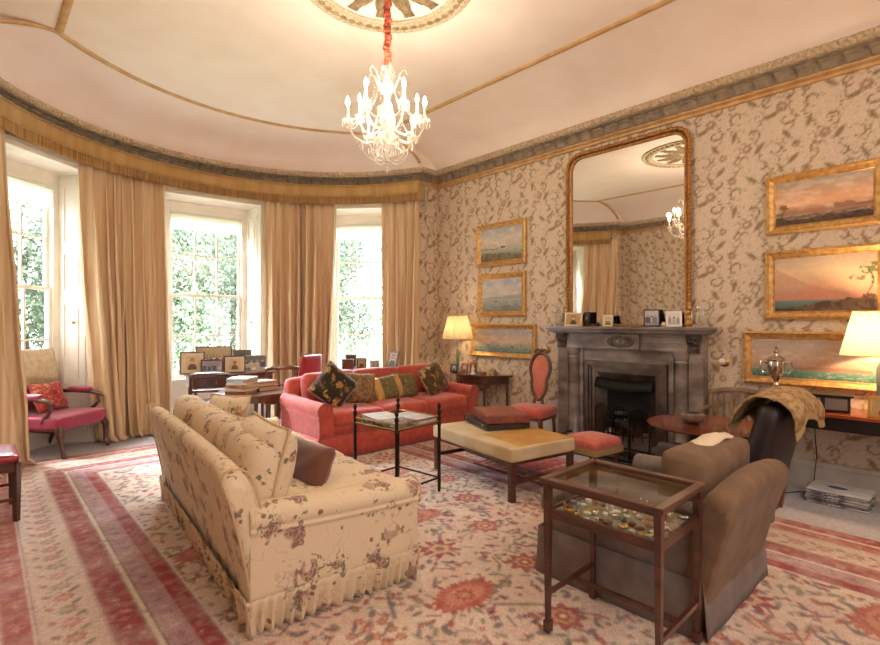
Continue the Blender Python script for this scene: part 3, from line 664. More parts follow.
tag(design_grid('hearth_rug', pos, 70, 140, runner_design(X, Y, w_, h_), M_RUG), 'small red striped hearth rug between the ottoman bench and the fender', 'rug', loc=(3.62, 1.85, 0), rz=math.radians(-4))
# ---------------------------------------------------------------- shared materials
M_OAK = mat('dark_mahogany', '#3d2218', .28, col2='#5a3222', scale=5, stretch=(1, 1, 6), coat=.4, bump=.03, bscale=40)
M_WAL = mat('walnut', '#4a2c1d', .32, col2='#6b4128', scale=6, stretch=(5, 1, 1), coat=.3)
M_BLACKW = mat('black_lacquered_wood', '#17110f', .35, coat=.2)
M_GILT = mat('gilt_frame', '#d8b070', .42, .4, col2='#b8884a', scale=24, bump=.2, bscale=120)
M_GILT2 = mat('gilt_slip', '#dcb25a', .3, .8)
M_IRON = mat('black_iron', '#15120f', .5, .6)
M_GUN = mat('bronzed_metal', '#33291f', .35, .8)
M_SILVER = mat('silver', '#c9c4bc', .18, 1)
M_FLORAL = floral('floral_chintz', '#dac5a4', ['#9c7768', '#86695c', '#b0917e', '#8f6a60'], 6.2, .36, leaf='#857b62', petal='#c3a48e')
M_FLORAL2 = floral('floral_chintz_cushion', '#d9c3a4', ['#a07a5c', '#7a6450', '#b08f70', '#8a6a54'], 7.5, .36, leaf='#777052')
M_RED = mat('rose_red_damask', '#a93f34', .7, col2='#ba5244', scale=16, detail=5, bump=.12, bscale=90, sheen=.35, spec=.25)
M_REDSEAT = mat('rose_red_damask_seat', '#b34336', .65, col2='#c25a49', scale=14, detail=5, bump=.12, bscale=90, sheen=.35, spec=.25)
M_CRIM = mat('crimson_damask', '#a31d44', .55, col2='#8c1839', scale=14, bump=.1, sheen=.3)
M_PIPE = mat('piping', '#8e5a4e', .8)
M_VELV = mat('taupe_velvet', '#7c6e68', .8, col2='#6d6059', scale=9, bump=.1, bscale=160, sheen=.12, spec=.2)
M_DARKV = mat('black_leather', '#1c1616', .45, col2='#2a2020', scale=8, bump=.1)
M_LEATH = mat('red_leather', '#8f1f2c', .4, col2='#a32a36', scale=6, coat=.2)
def rolled_arm(depth, h, wth, roll, bulge=.0):
    """arm cross-section in xz (x outward +), extruded along y; origin at inner bottom"""
    o = [(0, 0), (wth, 0), (wth*.98, h-roll*2.1), (wth+roll*.18, h-roll*1.75)]
    for a in np.linspace(-35, 200, 15): o.append((wth-roll*.78+roll*math.cos(math.radians(a)), h-roll+roll*math.sin(math.radians(a))))
    o.append((0, h-roll*1.7)); return o
def ruffle(mb, pts, z0, z1, amp, per, out=.03, seed=0):
    """gathered skirt along plan points"""
    P = densify(pts, False, .012); rg = random.Random(seed); n = len(P); ph = 0; vs = []
    N = []
    for i in range(n):
        a, b = Vector(P[max(0, i-1)]), Vector(P[min(n-1, i+1)]); t = (b-a).normalized(); N.append(Vector((t.y, -t.x)))
    K = 6; cur = 0; phs = []
    for i in range(n): cur += .012/per*2*PI*(1+.35*math.sin(i*.11)+.2*math.sin(i*.043+seed)); phs.append(cur)
    for k in range(K+1):
        s = k/K
        for i in range(n):
            q = out*s+math.sin(phs[i])*amp*(.25+.75*s)+.3*amp*math.sin(phs[i]*.37)*s
            vs.append((P[i][0]+N[i].x*q, P[i][1]+N[i].y*q, z1+(z0-z1)*s+(.004*math.sin(phs[i]*.5) if k == K else 0)))
    mb.add(vs, [(k*n+i, k*n+i+1, (k+1)*n+i+1, (k+1)*n+i) for k in range(K) for i in range(n-1)])
    return mb
Z0 = .014
# ================================================================ cream floral sofa (back to camera). local: x along length, +y = front
def cream_sofa():
    Lh, Dp = 2.34, .90
    s = thing('floral_sofa', 'cream floral chintz sofa with gathered skirt seen from behind', 'sofa', (.92, 2.25, Z0), math.radians(-95.5)); s.scale = (1, 1, 1)
    # after -90 rotation: local x -> -Y ; local y -> +X.  origin = near end? local x runs from 0 (near, after flip) to -L
    def X(x): return -x          # x measured from the near end towards the windows
    base = MB().soft((X(Lh/2), Dp/2+.02, .27), (Lh-.02, Dp-.06, .26), .03, n=8); base.obj('base', M_FLORAL, s)
    # back: raked slab with rounded top
    b = MB(); nu, nv = 30, 16
    prof = [(0.02, .12), (-.01, .3), (-.045, .48), (-.085, .64), (-.115, .73), (-.11, .765), (-.08, .785), (-.04, .78), (.0, .755), (.03, .69), (.06, .56), (.09, .42), (.10, .2)]
    def bend(x): t = x/Lh; return .02*math.sin(t*PI)
    vs = []; cols = 26; k = len(prof)
    for i in range(cols+1):
        x = Lh*i/cols; e = min(i, cols-i)/2; sh = 1 if e >= 1 else .93+.07*e
        for (y, z) in prof: vs.append((X(x), y*1+bend(x)*(z-.1), z*sh if z > .7 else z))
    fs = [(i*k+j, i*k+j+1, (i+1)*k+j+1, (i+1)*k+j) for i in range(cols) for j in range(k-1)]+[tuple(range(k))[::-1], tuple(cols*k+j for j in range(k))]
    b.add(vs, fs); b.obj('backrest', M_FLORAL, s, sub=1, ang=60)
    pp = MB(); 
    for x in (.01, Lh-.01): pp.tube([(X(x), y, z) for (y, z) in prof[:11]], .006, 6)
    pp.tube([(X(x), -.012, .135) for x in (0, Lh/2, Lh)], .006, 6); pp.obj('piping', M_PIPE_C, s)
    for near in (True, False):       # rolled arms
        o = rolled_arm(.8, .60, .17, .085); mb = MB(); ny = 12; vs = []; n = len(o)
        for i in range(ny+1):
            t = i/ny; y = .0+t*(Dp+.02); zz = 1+.10*(1-t)**2.2; fl = 1+.05*t
            for (x, z) in o:
                xx = (.17-x) if near else (Lh-.17+x); xx = (.17-x*fl) if near else (Lh-.17+x*fl)
                vs.append((X(xx), y, .12+(z-.0)*zz*.74 if z > .2 else .12+z*.74))
        fs = [(i*n+j, i*n+(j+1) % n, (i+1)*n+(j+1) % n, (i+1)*n+j) for i in range(ny) for j in range(n)]+[tuple(range(n))[::-1], tuple(ny*n+j for j in range(n))]
        mb.add(vs, fs); a = mb.obj('arm', M_FLORAL, s, bevel=.012, seg=3, ang=50)
        ft = MB(); y = Dp+.025; ft.tube([(X((.17-x*1.05) if near else (Lh-.17+x*1.05)), y, .12+z*.74) for (x, z) in o[2:]], .006, 6); ft.obj('piping', M_PIPE_C, a)
    for i in range(3):
        w_ = (Lh-.34)/3; mb = MB().soft((X(.17+w_*(i+.5)), .56, .455), (w_-.005, .72, .15), .05, .02, n=8, wob=.004, seed=i); mb.obj('seat_cushion', M_FLORAL, s)
    for i in range(3):
        w_ = (Lh-.30)/3; M = T(X(.15+w_*(i+.5)), .135, .655, rx=math.radians(-8)); mb = MB().soft((0, 0, 0), (w_-.01, .20, .40), .075, 0, n=10, M=M, wob=.006, seed=10+i, side=.02)
        bc = mb.obj('back_cushion', M_FLORAL2, s)
    r = MB(); ruffle(r, [(X(-.02), Dp+.02), (X(-.02), -.015), (X(Lh/2), -.03), (X(Lh+.02), -.015), (X(Lh+.02), Dp+.02), (X(Lh/2), Dp+.02), (X(-.02), Dp+.02)][::-1] if False else
           [(X(-.02), Dp+.03), (X(-.02), -.02), (X(Lh+.02), -.02), (X(Lh+.02), Dp+.03), (X(-.02), Dp+.03)], .002, .185, .019, .062, .045)
    r.obj('gathered_skirt', M_FLORAL, s, solid=.003)
    for x in (.1, Lh-.1):
        for y in (.08, Dp-.1): MB().lathe([(.02, 0), (.03, .14)], 10, (X(x), y, 0)).obj('leg', M_OAK, s)
    return s
M_PIPE_C = mat('cream_piping', '#c9ab84', .8)
cream_sofa()
def loose(name, label, M, w_, h_, t, m, trim=None, group=None, seed=0, tk=None):
    L_, R_, S_ = M.decompose(); th = thing(name, label, 'cushion', L_, 0, group); th.rotation_mode = 'QUATERNION'; th.rotation_quaternion = R_
    MB().pillow(w_, h_, t, seed=seed).obj('cover', m, th, weld=True)
    if trim:
        P = []; 
        for i in range(40):
            a = i/10; k = int(a); f = a-k; c = [(-1, -1), (1, -1), (1, 1), (-1, 1)]; p, q = c[k], c[(k+1) % 4]; P.append([p[0]+(q[0]-p[0])*f, p[1]+(q[1]-p[1])*f])
        pts = [(x*w_/2*(1-.06*(1-z*z)*abs(x)**3), 0, z*h_/2*(1-.06*(1-x*x)*abs(z)**3)) for x, z in P]
        MB().tube(pts, [(.007 if i % 2 else .010) for i in range(len(pts))], 6, True).obj('trim', trim, th)
    return th
M_BROWNV = mat('brown_velvet', '#5d3424', .8, col2='#70422d', scale=8, sheen=.4)
loose('scatter_cushion', 'large cream floral cushion leaning on the near end of the floral sofa back', T(1.15, 2.66, .71, rz=math.radians(-97), rx=math.radians(-14)), .62, .42, .25, M_FLORAL2, M_PIPE_C, 'cushions on the floral sofa', 1)
loose('scatter_cushion', 'dark brown velvet cushion in front of the cream cushion on the floral sofa', T(1.44, 2.70, .625, rz=math.radians(-88), rx=math.radians(-24)), .46, .26, .14, M_BROWNV, None, 'cushions on the floral sofa', 2)
loose('scatter_cushion', 'small pale floral cushion standing by the far arm of the floral sofa', T(1.50, 4.12, .68, rz=math.radians(-60), rx=math.radians(-14)), .38, .38, .14, M_FLORAL2, M_PIPE_C, 'cushions on the floral sofa', 3)
# ================================================================ red sofa. local x = room x, front faces -y
def red_sofa():
    W_, Dp = 2.36, .88
    s = thing('red_sofa', 'long rose red upholstered sofa with rolled arms facing the ottoman bench', 'sofa', (2.60, 4.62, Z0), 0)
    MB().soft((W_/2, Dp/2, .19), (W_-.03, Dp-.02, .34), .02, n=8).obj('base', M_RED, s)
    for i in range(3):
        w_ = (W_-.36)/3; MB().soft((.18+w_*(i+.5), .33, .405), (w_-.004, .70, .15), .055, .025, n=10, wob=.004, seed=20+i).obj('seat_cushion', M_REDSEAT, s)
    prof = [(Dp, .02), (Dp+.01, .4), (Dp+.03, .66), (Dp+.035, .76), (Dp+.0, .80), (Dp-.06, .80), (Dp-.12, .76), (Dp-.15, .6), (Dp-.18, .3), (Dp-.18, .1)]
    b = MB(); cols = 30; k = len(prof); vs = []
    for i in range(cols+1):
        x = .03+(W_-.06)*i/cols; t = i/cols; hump = .03*abs(math.sin(t*3*PI))**.6-.02
        for (y, z) in prof: vs.append((x, y, z+(hump if z > .7 else 0)))
    b.add(vs, [(i*k+j, (i+1)*k+j, (i+1)*k+j+1, i*k+j+1) for i in range(cols) for j in range(k-1)]+[tuple(range(k)), tuple(cols*k+j for j in range(k))[::-1]]); b.obj('backrest', M_RED, s, sub=1, ang=60)
    for i in range(3):
        w_ = (W_-.36)/3; MB().soft((0, 0, 0), (w_-.006, .18, .42), .07, 0, n=10, M=T(.18+w_*(i+.5), .66, .65, rx=math.radians(-10)), wob=.005, seed=30+i, side=.025).obj('back_cushion', M_RED, s)
    for left in (True, False):
        o = rolled_arm(.8, .60, .17, .085); n = len(o); vs = []; ny = 10
        for i in range(ny+1):
            t = i/ny; y = -.02+t*(Dp-.0)
            for (x, z) in o: vs.append(((.17-x) if left else (W_-.17+x), y, z*(1+.06*t*t) if z > .3 else z))
        mb = MB().add(vs, [(i*n+j, (i+1)*n+j, (i+1)*n+(j+1) % n, i*n+(j+1) % n) for i in range(ny) for j in range(n)]+[tuple(range(n)), tuple(ny*n+j for j in range(n))[::-1]])
        a = mb.obj('arm', M_RED, s, bevel=.012, seg=3, ang=50)
        MB().tube([((.17-x) if left else (W_-.17+x), -.024, z) for (x, z) in o[1:]], .006, 6).obj('piping', M_PIPE, a)
    f = MB()
    for x0, x1 in ((.0, W_),):
        f.grid(lambda u, v: (x0+(x1-x0)*u, -.025-.01*(1-v)-.004*math.sin(u*9), .01+.24*v), 60, 3)
    f.obj('skirt', M_RED, s, solid=.004)
    f = MB().grid(lambda u, v: (-.008-.02*(1-v)-.004*math.sin(u*11), -.02+(Dp+.03)*u, .01+.24*v), 30, 3); f.obj('skirt', M_RED, s, solid=.004)
    MB().tube([(0, -.03, .255), (W_, -.03, .255)], .005, 6).obj('piping', M_PIPE, s)
    return s
red_sofa()
# scatter cushions on the red sofa
M_NEEDLE = floral('needlepoint_dark_floral', '#2f2b20', ['#a8703c', '#b8864c', '#8c4a30', '#c49a5c'], 9, .5, leaf='#5d5c34', small=False)
M_NEEDLE2 = floral('needlepoint_gold_floral', '#4a3a20', ['#c08c3c', '#a86a30', '#cfa458', '#8a5a2c'], 10, .5, leaf='#6a6034', small=False)
M_GREYB = mat('grey_cushion_edge', '#8d8273', .8, col2='#9d9282', scale=20)
M_FRCUSH = mat('olive_tapestry', '#6f5638', .85, col2='#94784c', scale=26, detail=6, lo=.42, hi=.58, bump=.1)
M_OLIVE = mat('olive_damask', '#5e5533', .8, col2='#82764a', scale=30, lo=.4, hi=.6)
M_GOLD = mat('gold_silk', '#b3843f', .5, col2='#c7994e', scale=10, sheen=.3)
M_FRINGEC = mat('cushion_fringe', '#a58a5c', .9)
def rs_cush(x, y, z, w_, h_, t, m, label, rz=0, rx=-18, ry=0, seed=0, trim=M_FRINGEC): return loose('scatter_cushion', label, T(x, y, z, rz=math.radians(rz)) @ T(rx=math.radians(rx)) @ T(ry=math.radians(ry)), w_, h_, t, m, trim, 'cushions on the red sofa', seed)
c1 = rs_cush(2.98, 4.96, .73, .42, .42, .15, M_NEEDLE, 'dark floral needlepoint cushion balanced on one corner at the left arm of the red sofa', -14, -16, 42, 1, M_GREYB)
c2 = rs_cush(3.42, 5.05, .665, .38, .38, .14, M_FRCUSH, 'brown fringed tapestry cushion, second from the left on the red sofa', -4, -20, 6, 2)
c3 = rs_cush(3.80, 5.03, .64, .48, .32, .13, M_OLIVE, 'gold and olive striped oblong cushion in the middle of the red sofa', 4, -24, -5, 3)
sb = MB()
for x0 in (-.195, .13):
    sb = MB()
    for sg in (1, -1): sb.grid(lambda u, v: (x0-.045+.09*u, sg*(.13/2*(max(0, (1-((x0-.045+.09*u)/.24)**4)*(1-(2*v-1)**4)))**.55+.004), (2*v-1)*.155), 6, 12)
    sb.obj('gold_stripe', M_GOLD, c3, solid=.002)['label'] = 'gold silk stripe band'
c4 = rs_cush(4.10, 5.05, .635, .36, .32, .12, M_OLIVE, 'plain olive cushion tucked between the striped and the gold floral cushions', 10, -22, 4, 4)
c5 = rs_cush(4.50, 4.97, .70, .50, .40, .15, M_NEEDLE2, 'gold and black floral cushion tilted against the right arm of the red sofa', 12, -22, -16, 5, M_GREYB)
# ================================================================ ottoman bench
M_HIDE = mat('cream_hide', '#d4c4a2', .55, col2='#c0a67c', scale=3.5, bump=.06, bscale=50)
M_HIDE2 = mat('tan_ochre_hide', '#b98a48', .55, col2='#c79c58', scale=5)
bn = thing('ottoman_bench', 'long cream upholstered ottoman bench on dark legs in the middle of the carpet', 'bench', (3.59, 3.05, Z0), math.radians(-9.5))
BW, BL = .74, 1.16
MB().soft((0, 0, .375), (BW, BL, .12), .02, .008, n=8).obj('seat', M_HIDE, bn)
hb = MB().soft((.05, -BL*.25+.012, .377), (BW-.08, BL*.5-.02, .125), .02, .008, n=8)
hb.obj('ochre_cover', M_HIDE2, bn)['label'] = 'ochre tan leather cover over the front half'
for x in (-1, 1):
    for y in (-1, 1): MB().cbox((x*(BW/2-.035), y*(BL/2-.035), .16), (.05, .05, .32)).obj('leg', M_OAK, bn, smooth=False, bevel=.004)
st = MB()
for y in (-1, 1): st.cbox((0, y*(BL/2-.035), .15), (BW-.1, .025, .035))
st.cbox((0, 0, .15), (.03, BL-.1, .035)); st.obj('stretcher', M_OAK, bn, smooth=False, bevel=.003)
MB().cbox((0, 0, .305), (BW-.03, BL-.03, .02)).obj('seat_frame', M_OAK, bn, smooth=False)
# leather boxes on the bench
def B_(x, y, z=0): v = T(3.59, 3.05, Z0, rz=math.radians(-9.5)) @ Vector((x, y, z)); return (v.x, v.y, v.z)
M_CASE = mat('black_leather_case', '#2a221e', .5, col2='#3b302a', scale=20, bump=.1)
M_REDB = mat('worn_red_leather_board', '#6e3126', .5, col2='#8a4a38', scale=14, bump=.15)
cs = thing('leather_case', 'flat black leather case lying on the ottoman bench under the red box', 'case', B_(.13, .22, .449), math.radians(-24))
MB().cbox((0, 0, .027), (.44, .58, .05)).obj('case_body', M_CASE, cs, smooth=False, bevel=.006); MB().cbox((0, 0, .05), (.445, .585, .006)).obj('case_lid_edge', M_BLACKW, cs, smooth=False)
for y in (-.2, .2): MB().cbox((-.224, y, .035), (.008, .03, .02)).obj('clasp', M_BRASS, cs, smooth=False)
bx = thing('red_backgammon_box', 'mottled red-brown leather box stacked on the black case', 'box', B_(.15, .18, .505), math.radians(-32))
MB().cbox((0, 0, .036), (.42, .54, .070)).obj('box_body', M_REDB, bx, smooth=False, bevel=.005); MB().cbox((0, 0, .0725), (.38, .50, .004)).obj('lid_panel', mat('worn_red_lid', '#824335', .5, col2='#9a6050', scale=18), bx, smooth=False)
# ================================================================ bronze tray table
tt = thing('tray_table', 'small bronzed metal tray table between the floral sofa and the ottoman bench', 'side table', (2.64, 3.37, Z0), math.radians(6))
h = .25
for x in (-1, 1):
    for y in (-1, 1):
        MB().lathe([(.008, 0), (.013, .02), (.016, .1), (.014, .14), (.02, .15), (.014, .16), (.014, .56), (.02, .575), (.014, .585), (.014, .66), (.02, .675), (.018, .69), (.008, .70), (.017, .72), (.013, .745), (.003, .755)], 10, (x*h, y*h, 0)).obj('leg', M_GUN, tt)
st = MB()
for a, b in (((-1, -1), (1, -1)), ((1, -1), (1, 1)), ((1, 1), (-1, 1)), ((-1, 1), (-1, -1))): st.tube([(a[0]*h, a[1]*h, .12), (b[0]*h, b[1]*h, .12)], .009, 8)
st.obj('stretcher', M_GUN, tt)
ra = MB()
for z in (.60, .64):
    for a, b in (((-1, -1), (1, -1)), ((1, -1), (1, 1)), ((1, 1), (-1, 1)), ((-1, 1), (-1, -1))): ra.tube([(a[0]*h, a[1]*h, z), (b[0]*h, b[1]*h, z)], .007, 8)
ra.obj('gallery_rail', M_BRASS, tt)
MB().box(-h, h, -h, h, .585, .597).obj('tray', mat('mirrored_tray', '#6f6a60', .15, .9), tt, smooth=False)
M_PAP = mat('white_paper', '#dcd8d4', .6, col2='#c2bfc4', scale=9); M_PAP2 = mat('grey_printed_paper', '#b8b4b4', .6, col2='#6f7078', scale=30, lo=.5, hi=.56)
def flat_book(label, loc, rz, w_, d_, h_, mc, mp=None, group=None, name='book', cat='book'):
    b = thing(name, label, cat, loc, rz, group)
    MB().box(-w_/2+.004, w_/2-.004, -d_/2+.005, d_/2-.005, .003, h_-.003).obj('pages', mp or M_PAP, b, smooth=False)
    c = MB().box(-w_/2, w_/2, -d_/2, d_/2, 0, .003).box(-w_/2, w_/2, -d_/2, d_/2, h_-.003, h_).box(-w_/2, -w_/2+.004, -d_/2, d_/2, 0, h_); c.obj('cover', mc, b, smooth=False); return b
def tt_(x, y, z): v = T(2.64, 3.37, Z0, rz=math.radians(6)) @ Vector((x, y, z)); return (v.x, v.y, v.z)
flat_book('blue-grey magazine at the bottom of the pile on the bronze tray table', tt_(-.09, .06, .597), .2, .25, .34, .032, M_PAP2, group='magazines on the tray table', name='magazine', cat='magazine')
flat_book('white glossy magazine on top of the blue-grey one on the bronze tray table', tt_(-.10, .08, .6295), -.15, .24, .32, .026, M_PAP, group='magazines on the tray table', name='magazine', cat='magazine')
flat_book('open-topped pale magazine lying on the bench side of the bronze tray table', tt_(.125, -.06, .597), .08, .22, .36, .042, M_PAP, group='magazines on the tray table', name='magazine', cat='magazine')
# ================================================================ crimson bay armchair
def bay_chair():
    ang = math.atan2(.45, .49)
    s = thing('gainsborough_armchair', 'crimson silk open armchair with cabriole legs in the left window bay', 'armchair', (.925, 6.825, .0), ang)
    # local x along front edge, local y towards the back
    W_, D_ = .68, .56
    MB().soft((0, D_/2, .375), (W_, D_+.02, .15), .03, .015, n=8).obj('seat', M_CRIM, s)
    bk = MB().soft((0, 0, 0), (.62, .09, .64), .03, .02, n=8, M=T(0, D_+.09, .80, rx=math.radians(-12)), side=.012); bk.obj('backrest', M_CRIM, s)
    th = MB().grid(lambda u, v: (-.325+.65*u, (D_+.02+.005*math.sin(u*8))+.115*(v if v < .5 else .5)*0+(-.03+.16*v)+.10*0, .60+.0), 1, 1)
    cl = MB(); pr = [(-.050, -.14), (-.057, .0), (-.052, .15), (-.05, .27), (-.03, .298), (.03, .298), (.055, .27), (.064, 0), (.055, -.1)]
    cl.grid(lambda u, v: (-.33+.66*u, pr[min(8, int(round(v*8)))][0]+.004*math.sin(u*19), pr[min(8, int(round(v*8)))][1]+(.012*math.sin(u*14) if v in (0, 1) else 0)), 16, 8, M=T(0, D_+.09, .845, rx=math.radians(-12)))
    cl.obj('antimacassar', mat('cream_damask_throw', '#c9b79c', .8, col2='#b5a186', scale=20, bump=.1), s, solid=.006)['label'] = 'cream damask cloth over the chair back'
    for x in (-1, 1):
        MB().tube([(x*.30, .03, .33), (x*.33, .0, .26), (x*.315, -.01, .16), (x*.30, -.01, .07), (x*.315, -.04, .03), (x*.32, -.055, .015)], [.045, .036, .024, .018, .028, .022], 10).obj('leg', M_OAK, s)
        MB().tube([(x*.28, D_, .33), (x*.28, D_+.06, .15), (x*.28, D_+.12, .012)], [.03, .022, .02], 8).obj('leg', M_OAK, s)
        a = MB().tube([(x*.32, D_+.04, .64), (x*.335, D_-.15, .645), (x*.345, .22, .635), (x*.35, .10, .615), (x*.35, .05, .58)], [.024, .022, .022, .024, .015], 10); a.tube([(x*.35, .12, .61), (x*.335, .09, .52), (x*.32, .17, .44), (x*.32, .2, .38)], [.02, .018, .022, .026], 10); ao = a.obj('arm', M_OAK, s)
        MB().soft((x*.335, .33, .665), (.075, .28, .05), .022, .006, n=6).obj('arm_pad', M_CRIM, ao)
    MB().box(-W_/2+.01, W_/2-.01, .01, D_, .285, .305).obj('seat_rail', M_OAK, s, smooth=False)
    return ang
ang = bay_chair()
M_PAIS = floral('red_paisley', '#a83338', ['#d07a5a', '#7a1f2a', '#c9a070', '#8f2a34'], 14, .5, leaf='#d08a5c')
v = T(.925, 6.825, 0, rz=ang) @ Vector((-.02, .40, .62)); loose('scatter_cushion', 'red paisley cushion propped on the crimson armchair seat', T(v.x, v.y, v.z, rz=ang, rx=math.radians(-22)), .40, .34, .13, M_PAIS)
# dining chair at the left edge
dc = thing('dining_chair', 'mahogany dining chair with red leather seat cut by the left edge', 'chair', (.03, 5.0, Z0), math.radians(90))
# local x along the width, +y = toward its back (-X in the room)
MB().soft((0, -.0, .45), (.50, .46, .06), .025, .02, n=8).obj('seat', M_LEATH, dc)
fr = MB().box(-.25, .25, -.23, -.20, .36, .43).box(-.25, .25, .20, .23, .36, .43).box(-.25, -.22, -.22, .22, .36, .43).box(.22, .25, -.22, .22, .36, .43); fr.obj('seat_frame', M_OAK, dc, smooth=False)
for x in (-1, 1):
    MB().add(*(lambda m: (m.v, m.f))(MB().tube([(x*.232, -.212, .42), (x*.232, -.212, 0)], [.03, .022], 4))).obj('leg', M_OAK, dc, smooth=False)
    MB().tube([(x*.225, .30, 0), (x*.225, .22, .3), (x*.225, .22, .5), (x*.23, .29, .95)], [.018, .022, .022, .018], 8).obj('leg', M_OAK, dc)
    MB().tube([(x*.23, -.21, .16), (x*.226, .25, .16)], .011, 6).obj('stretcher', M_OAK, dc)
MB().tube([(-.23, .0, .16), (.23, .0, .16)], .011, 6).obj('stretcher', M_OAK, dc)
bkm = MB().tube([(-.235, .285, .93), (-.1, .30, .96), (.1, .30, .96), (.235, .285, .93)], .025, 8)
bkm.box(-.05, .05, .235, .25, .5, .93); bkm.obj('back_splat', M_OAK, dc)
# ================================================================ taupe velvet armchair (back to camera)
def velvet_chair():
    W0=0; s = thing('velvet_armchair', 'taupe velvet armchair seen from behind beside the glass display table', 'armchair', (2.425, .86, Z0), 0)
    W_, D_ = .89, .90       # front faces +y
    MB().soft((W_/2, .47, .20), (W_-.02, D_-.08, .30), .03, n=8).obj('base', M_VELV, s)
    MB().soft((W_/2, .56, .405), (W_-.30, .70, .15), .05, .03, n=10, wob=.004).obj('seat_cushion', M_VELV, s)
    MB().soft((W_/2, .86, .40), (W_-.03, .13, .15), .05, .0, n=8, wob=.003).obj('seat_cushion_front', M_VELV, s)
    # back: slab raking outward, thick rounded top
    pr = [(.02, .03), (-.02, .2), (-.07, .4), (-.12, .56), (-.135, .62), (-.12, .665), (-.07, .685), (-.01, .67), (.03, .61), (.07, .45), (.10, .25), (.11, .1)]
    vs = []; cols = 18; k = len(pr)
    for i in range(cols+1):
        t = i/cols; x = -.01+(W_+.02)*t; cr = .05*math.sin(t*PI)**.7-.02
        for (y, z) in pr: vs.append((x+(t-.5)*.08*max(0, z-.2), y, z+(cr if z > .5 else 0)))
    MB().add(vs, [(i*k+j, i*k+j+1, (i+1)*k+j+1, (i+1)*k+j) for i in range(cols) for j in range(k-1)]+[tuple(range(k))[::-1], tuple(cols*k+j for j in range(k))]).obj('backrest', M_VELV2, s, sub=1, ang=60)
    MB().soft((0, 0, 0), (.74, .22, .48), .045, 0, n=10, M=T(W_/2+.07, .17, .54, rx=math.radians(4)), wob=.004, side=.03).obj('back_cushion', M_VELV2, s)
    pi = MB()
    for dy in (-.09, .09): pi.tube([(W_/2+.05+.335*math.copysign(min(1, abs(c)*1.3), c), .17+dy-.23*sn*.06, .60+.215*math.copysign(min(1, abs(sn)*1.3), sn)) for c, sn in [(math.cos(a), math.sin(a)) for a in np.linspace(0, 2*PI, 40, endpoint=False)]], .006, 6, True)
    for left in (True, False):
        o = rolled_arm(.8, .56, .12, .065); n = len(o); vs = []; ny = 8
        for i in range(ny+1):
            t = i/ny; y = .06+t*.66
            for (x, z) in o: vs.append(((.12-x) if left else (W_-.12+x), y, z*(1.06-.06*t) if z > .3 else z+.02))
        MB().add(vs, [(i*n+j, (i+1)*n+j, (i+1)*n+(j+1) % n, i*n+(j+1) % n) for i in range(ny) for j in range(n)]+[tuple(range(n)), tuple(ny*n+j for j in range(n))[::-1]]).obj('arm', M_VELV, s, bevel=.02, seg=3, ang=50)
    sk = MB()
    for i, (a, b) in enumerate((((-.01, D_), (-.01, .01)), ((-.01, .0), (W_+.01, .0)), ((W_+.01, .0), (W_+.01, D_)), ((W_+.01, D_), (-.01, D_)))):
        d = (Vector(b)-Vector(a)); nn = Vector((d.y, -d.x)).normalized()*-1
        nn = -nn
        sk.grid(lambda u, v: (a[0]+d.x*u-nn.x*.0+(nn.x)*(-.02)*(1-v)*-1, a[1]+d.y*u+nn.y*.02*(1-v)+.003*math.sin(u*17), .002+.26*v), 20, 3)
    sk.obj('skirt', M_VELV, s, solid=.004)
M_VELV2 = mat('tan_velvet', '#7b6049', .8, col2='#6a513c', scale=9, bump=.1, bscale=160, sheen=.08, spec=.2)
velvet_chair()
cl = MB().grid(lambda u, v: (2.84+.42*u, .98+.12*v, .800+.02*math.sin(u*PI)*1-.02*abs(2*v-1)+.004*math.sin(u*13)), 14, 6)
tag(cl.obj('cream_cloth', mat('cream_linen', '#d8c6ac', .8), solid=.006), 'small cream linen cloth laid along the top of the taupe armchair cushion', 'cloth')
# ================================================================ black armchair with a fringed throw
def black_chair():
    s = thing('black_armchair', 'black leather armchair with wooden side behind the taupe velvet armchair', 'armchair', (3.74, 1.02, Z0), math.radians(-3))
    W_, D_ = .54, .66
    MB().soft((W_/2, .42, .25), (W_-.02, D_-.08, .26), .03, n=8).obj('base', M_DARKV, s)
    MB().soft((W_/2, .47, .41), (W_-.20, .60, .10), .04, .02, n=8).obj('seat_cushion', M_DARKV, s)
    MB().soft((0, 0, 0), (W_+.04, .15, .66), .06, 0, n=10, M=T(W_/2, -.02, .585, rx=math.radians(14)), side=.02).obj('backrest', M_DARKV, s)
    for x in (0, W_):
        o = [(x-.05, .08), (x-.05, .48), (x-.03, .535), (x, .55), (x+.03, .535), (x+.05, .48), (x+.05, .08)]
        MB().prism(o, .02, .64, 'y').obj('arm', M_BRV, s, bevel=.02, seg=3)
    for x in (.05, W_-.05):
        for y in (.06, .58): MB().cbox((x, y, .065), (.05, .05, .13)).obj('leg', M_OAK, s, smooth=False)
    MB().tube([(W_+.015, -.10, .80), (W_+.02, -.03, .45), (W_+.02, .02, .1)], [.018, .024, .022], 6).obj('side_post', M_WAL, s)['label'] = 'polished brown wooden side post'
M_BRV = mat('dark_brown_velvet', '#33241f', .75, col2='#40302a', scale=9, sheen=.1)
black_chair()
M_THROW = mat('gold_brown_shawl', '#8f6f48', .9, col2='#b39468', scale=26, lo=.42, hi=.58, bump=.25)
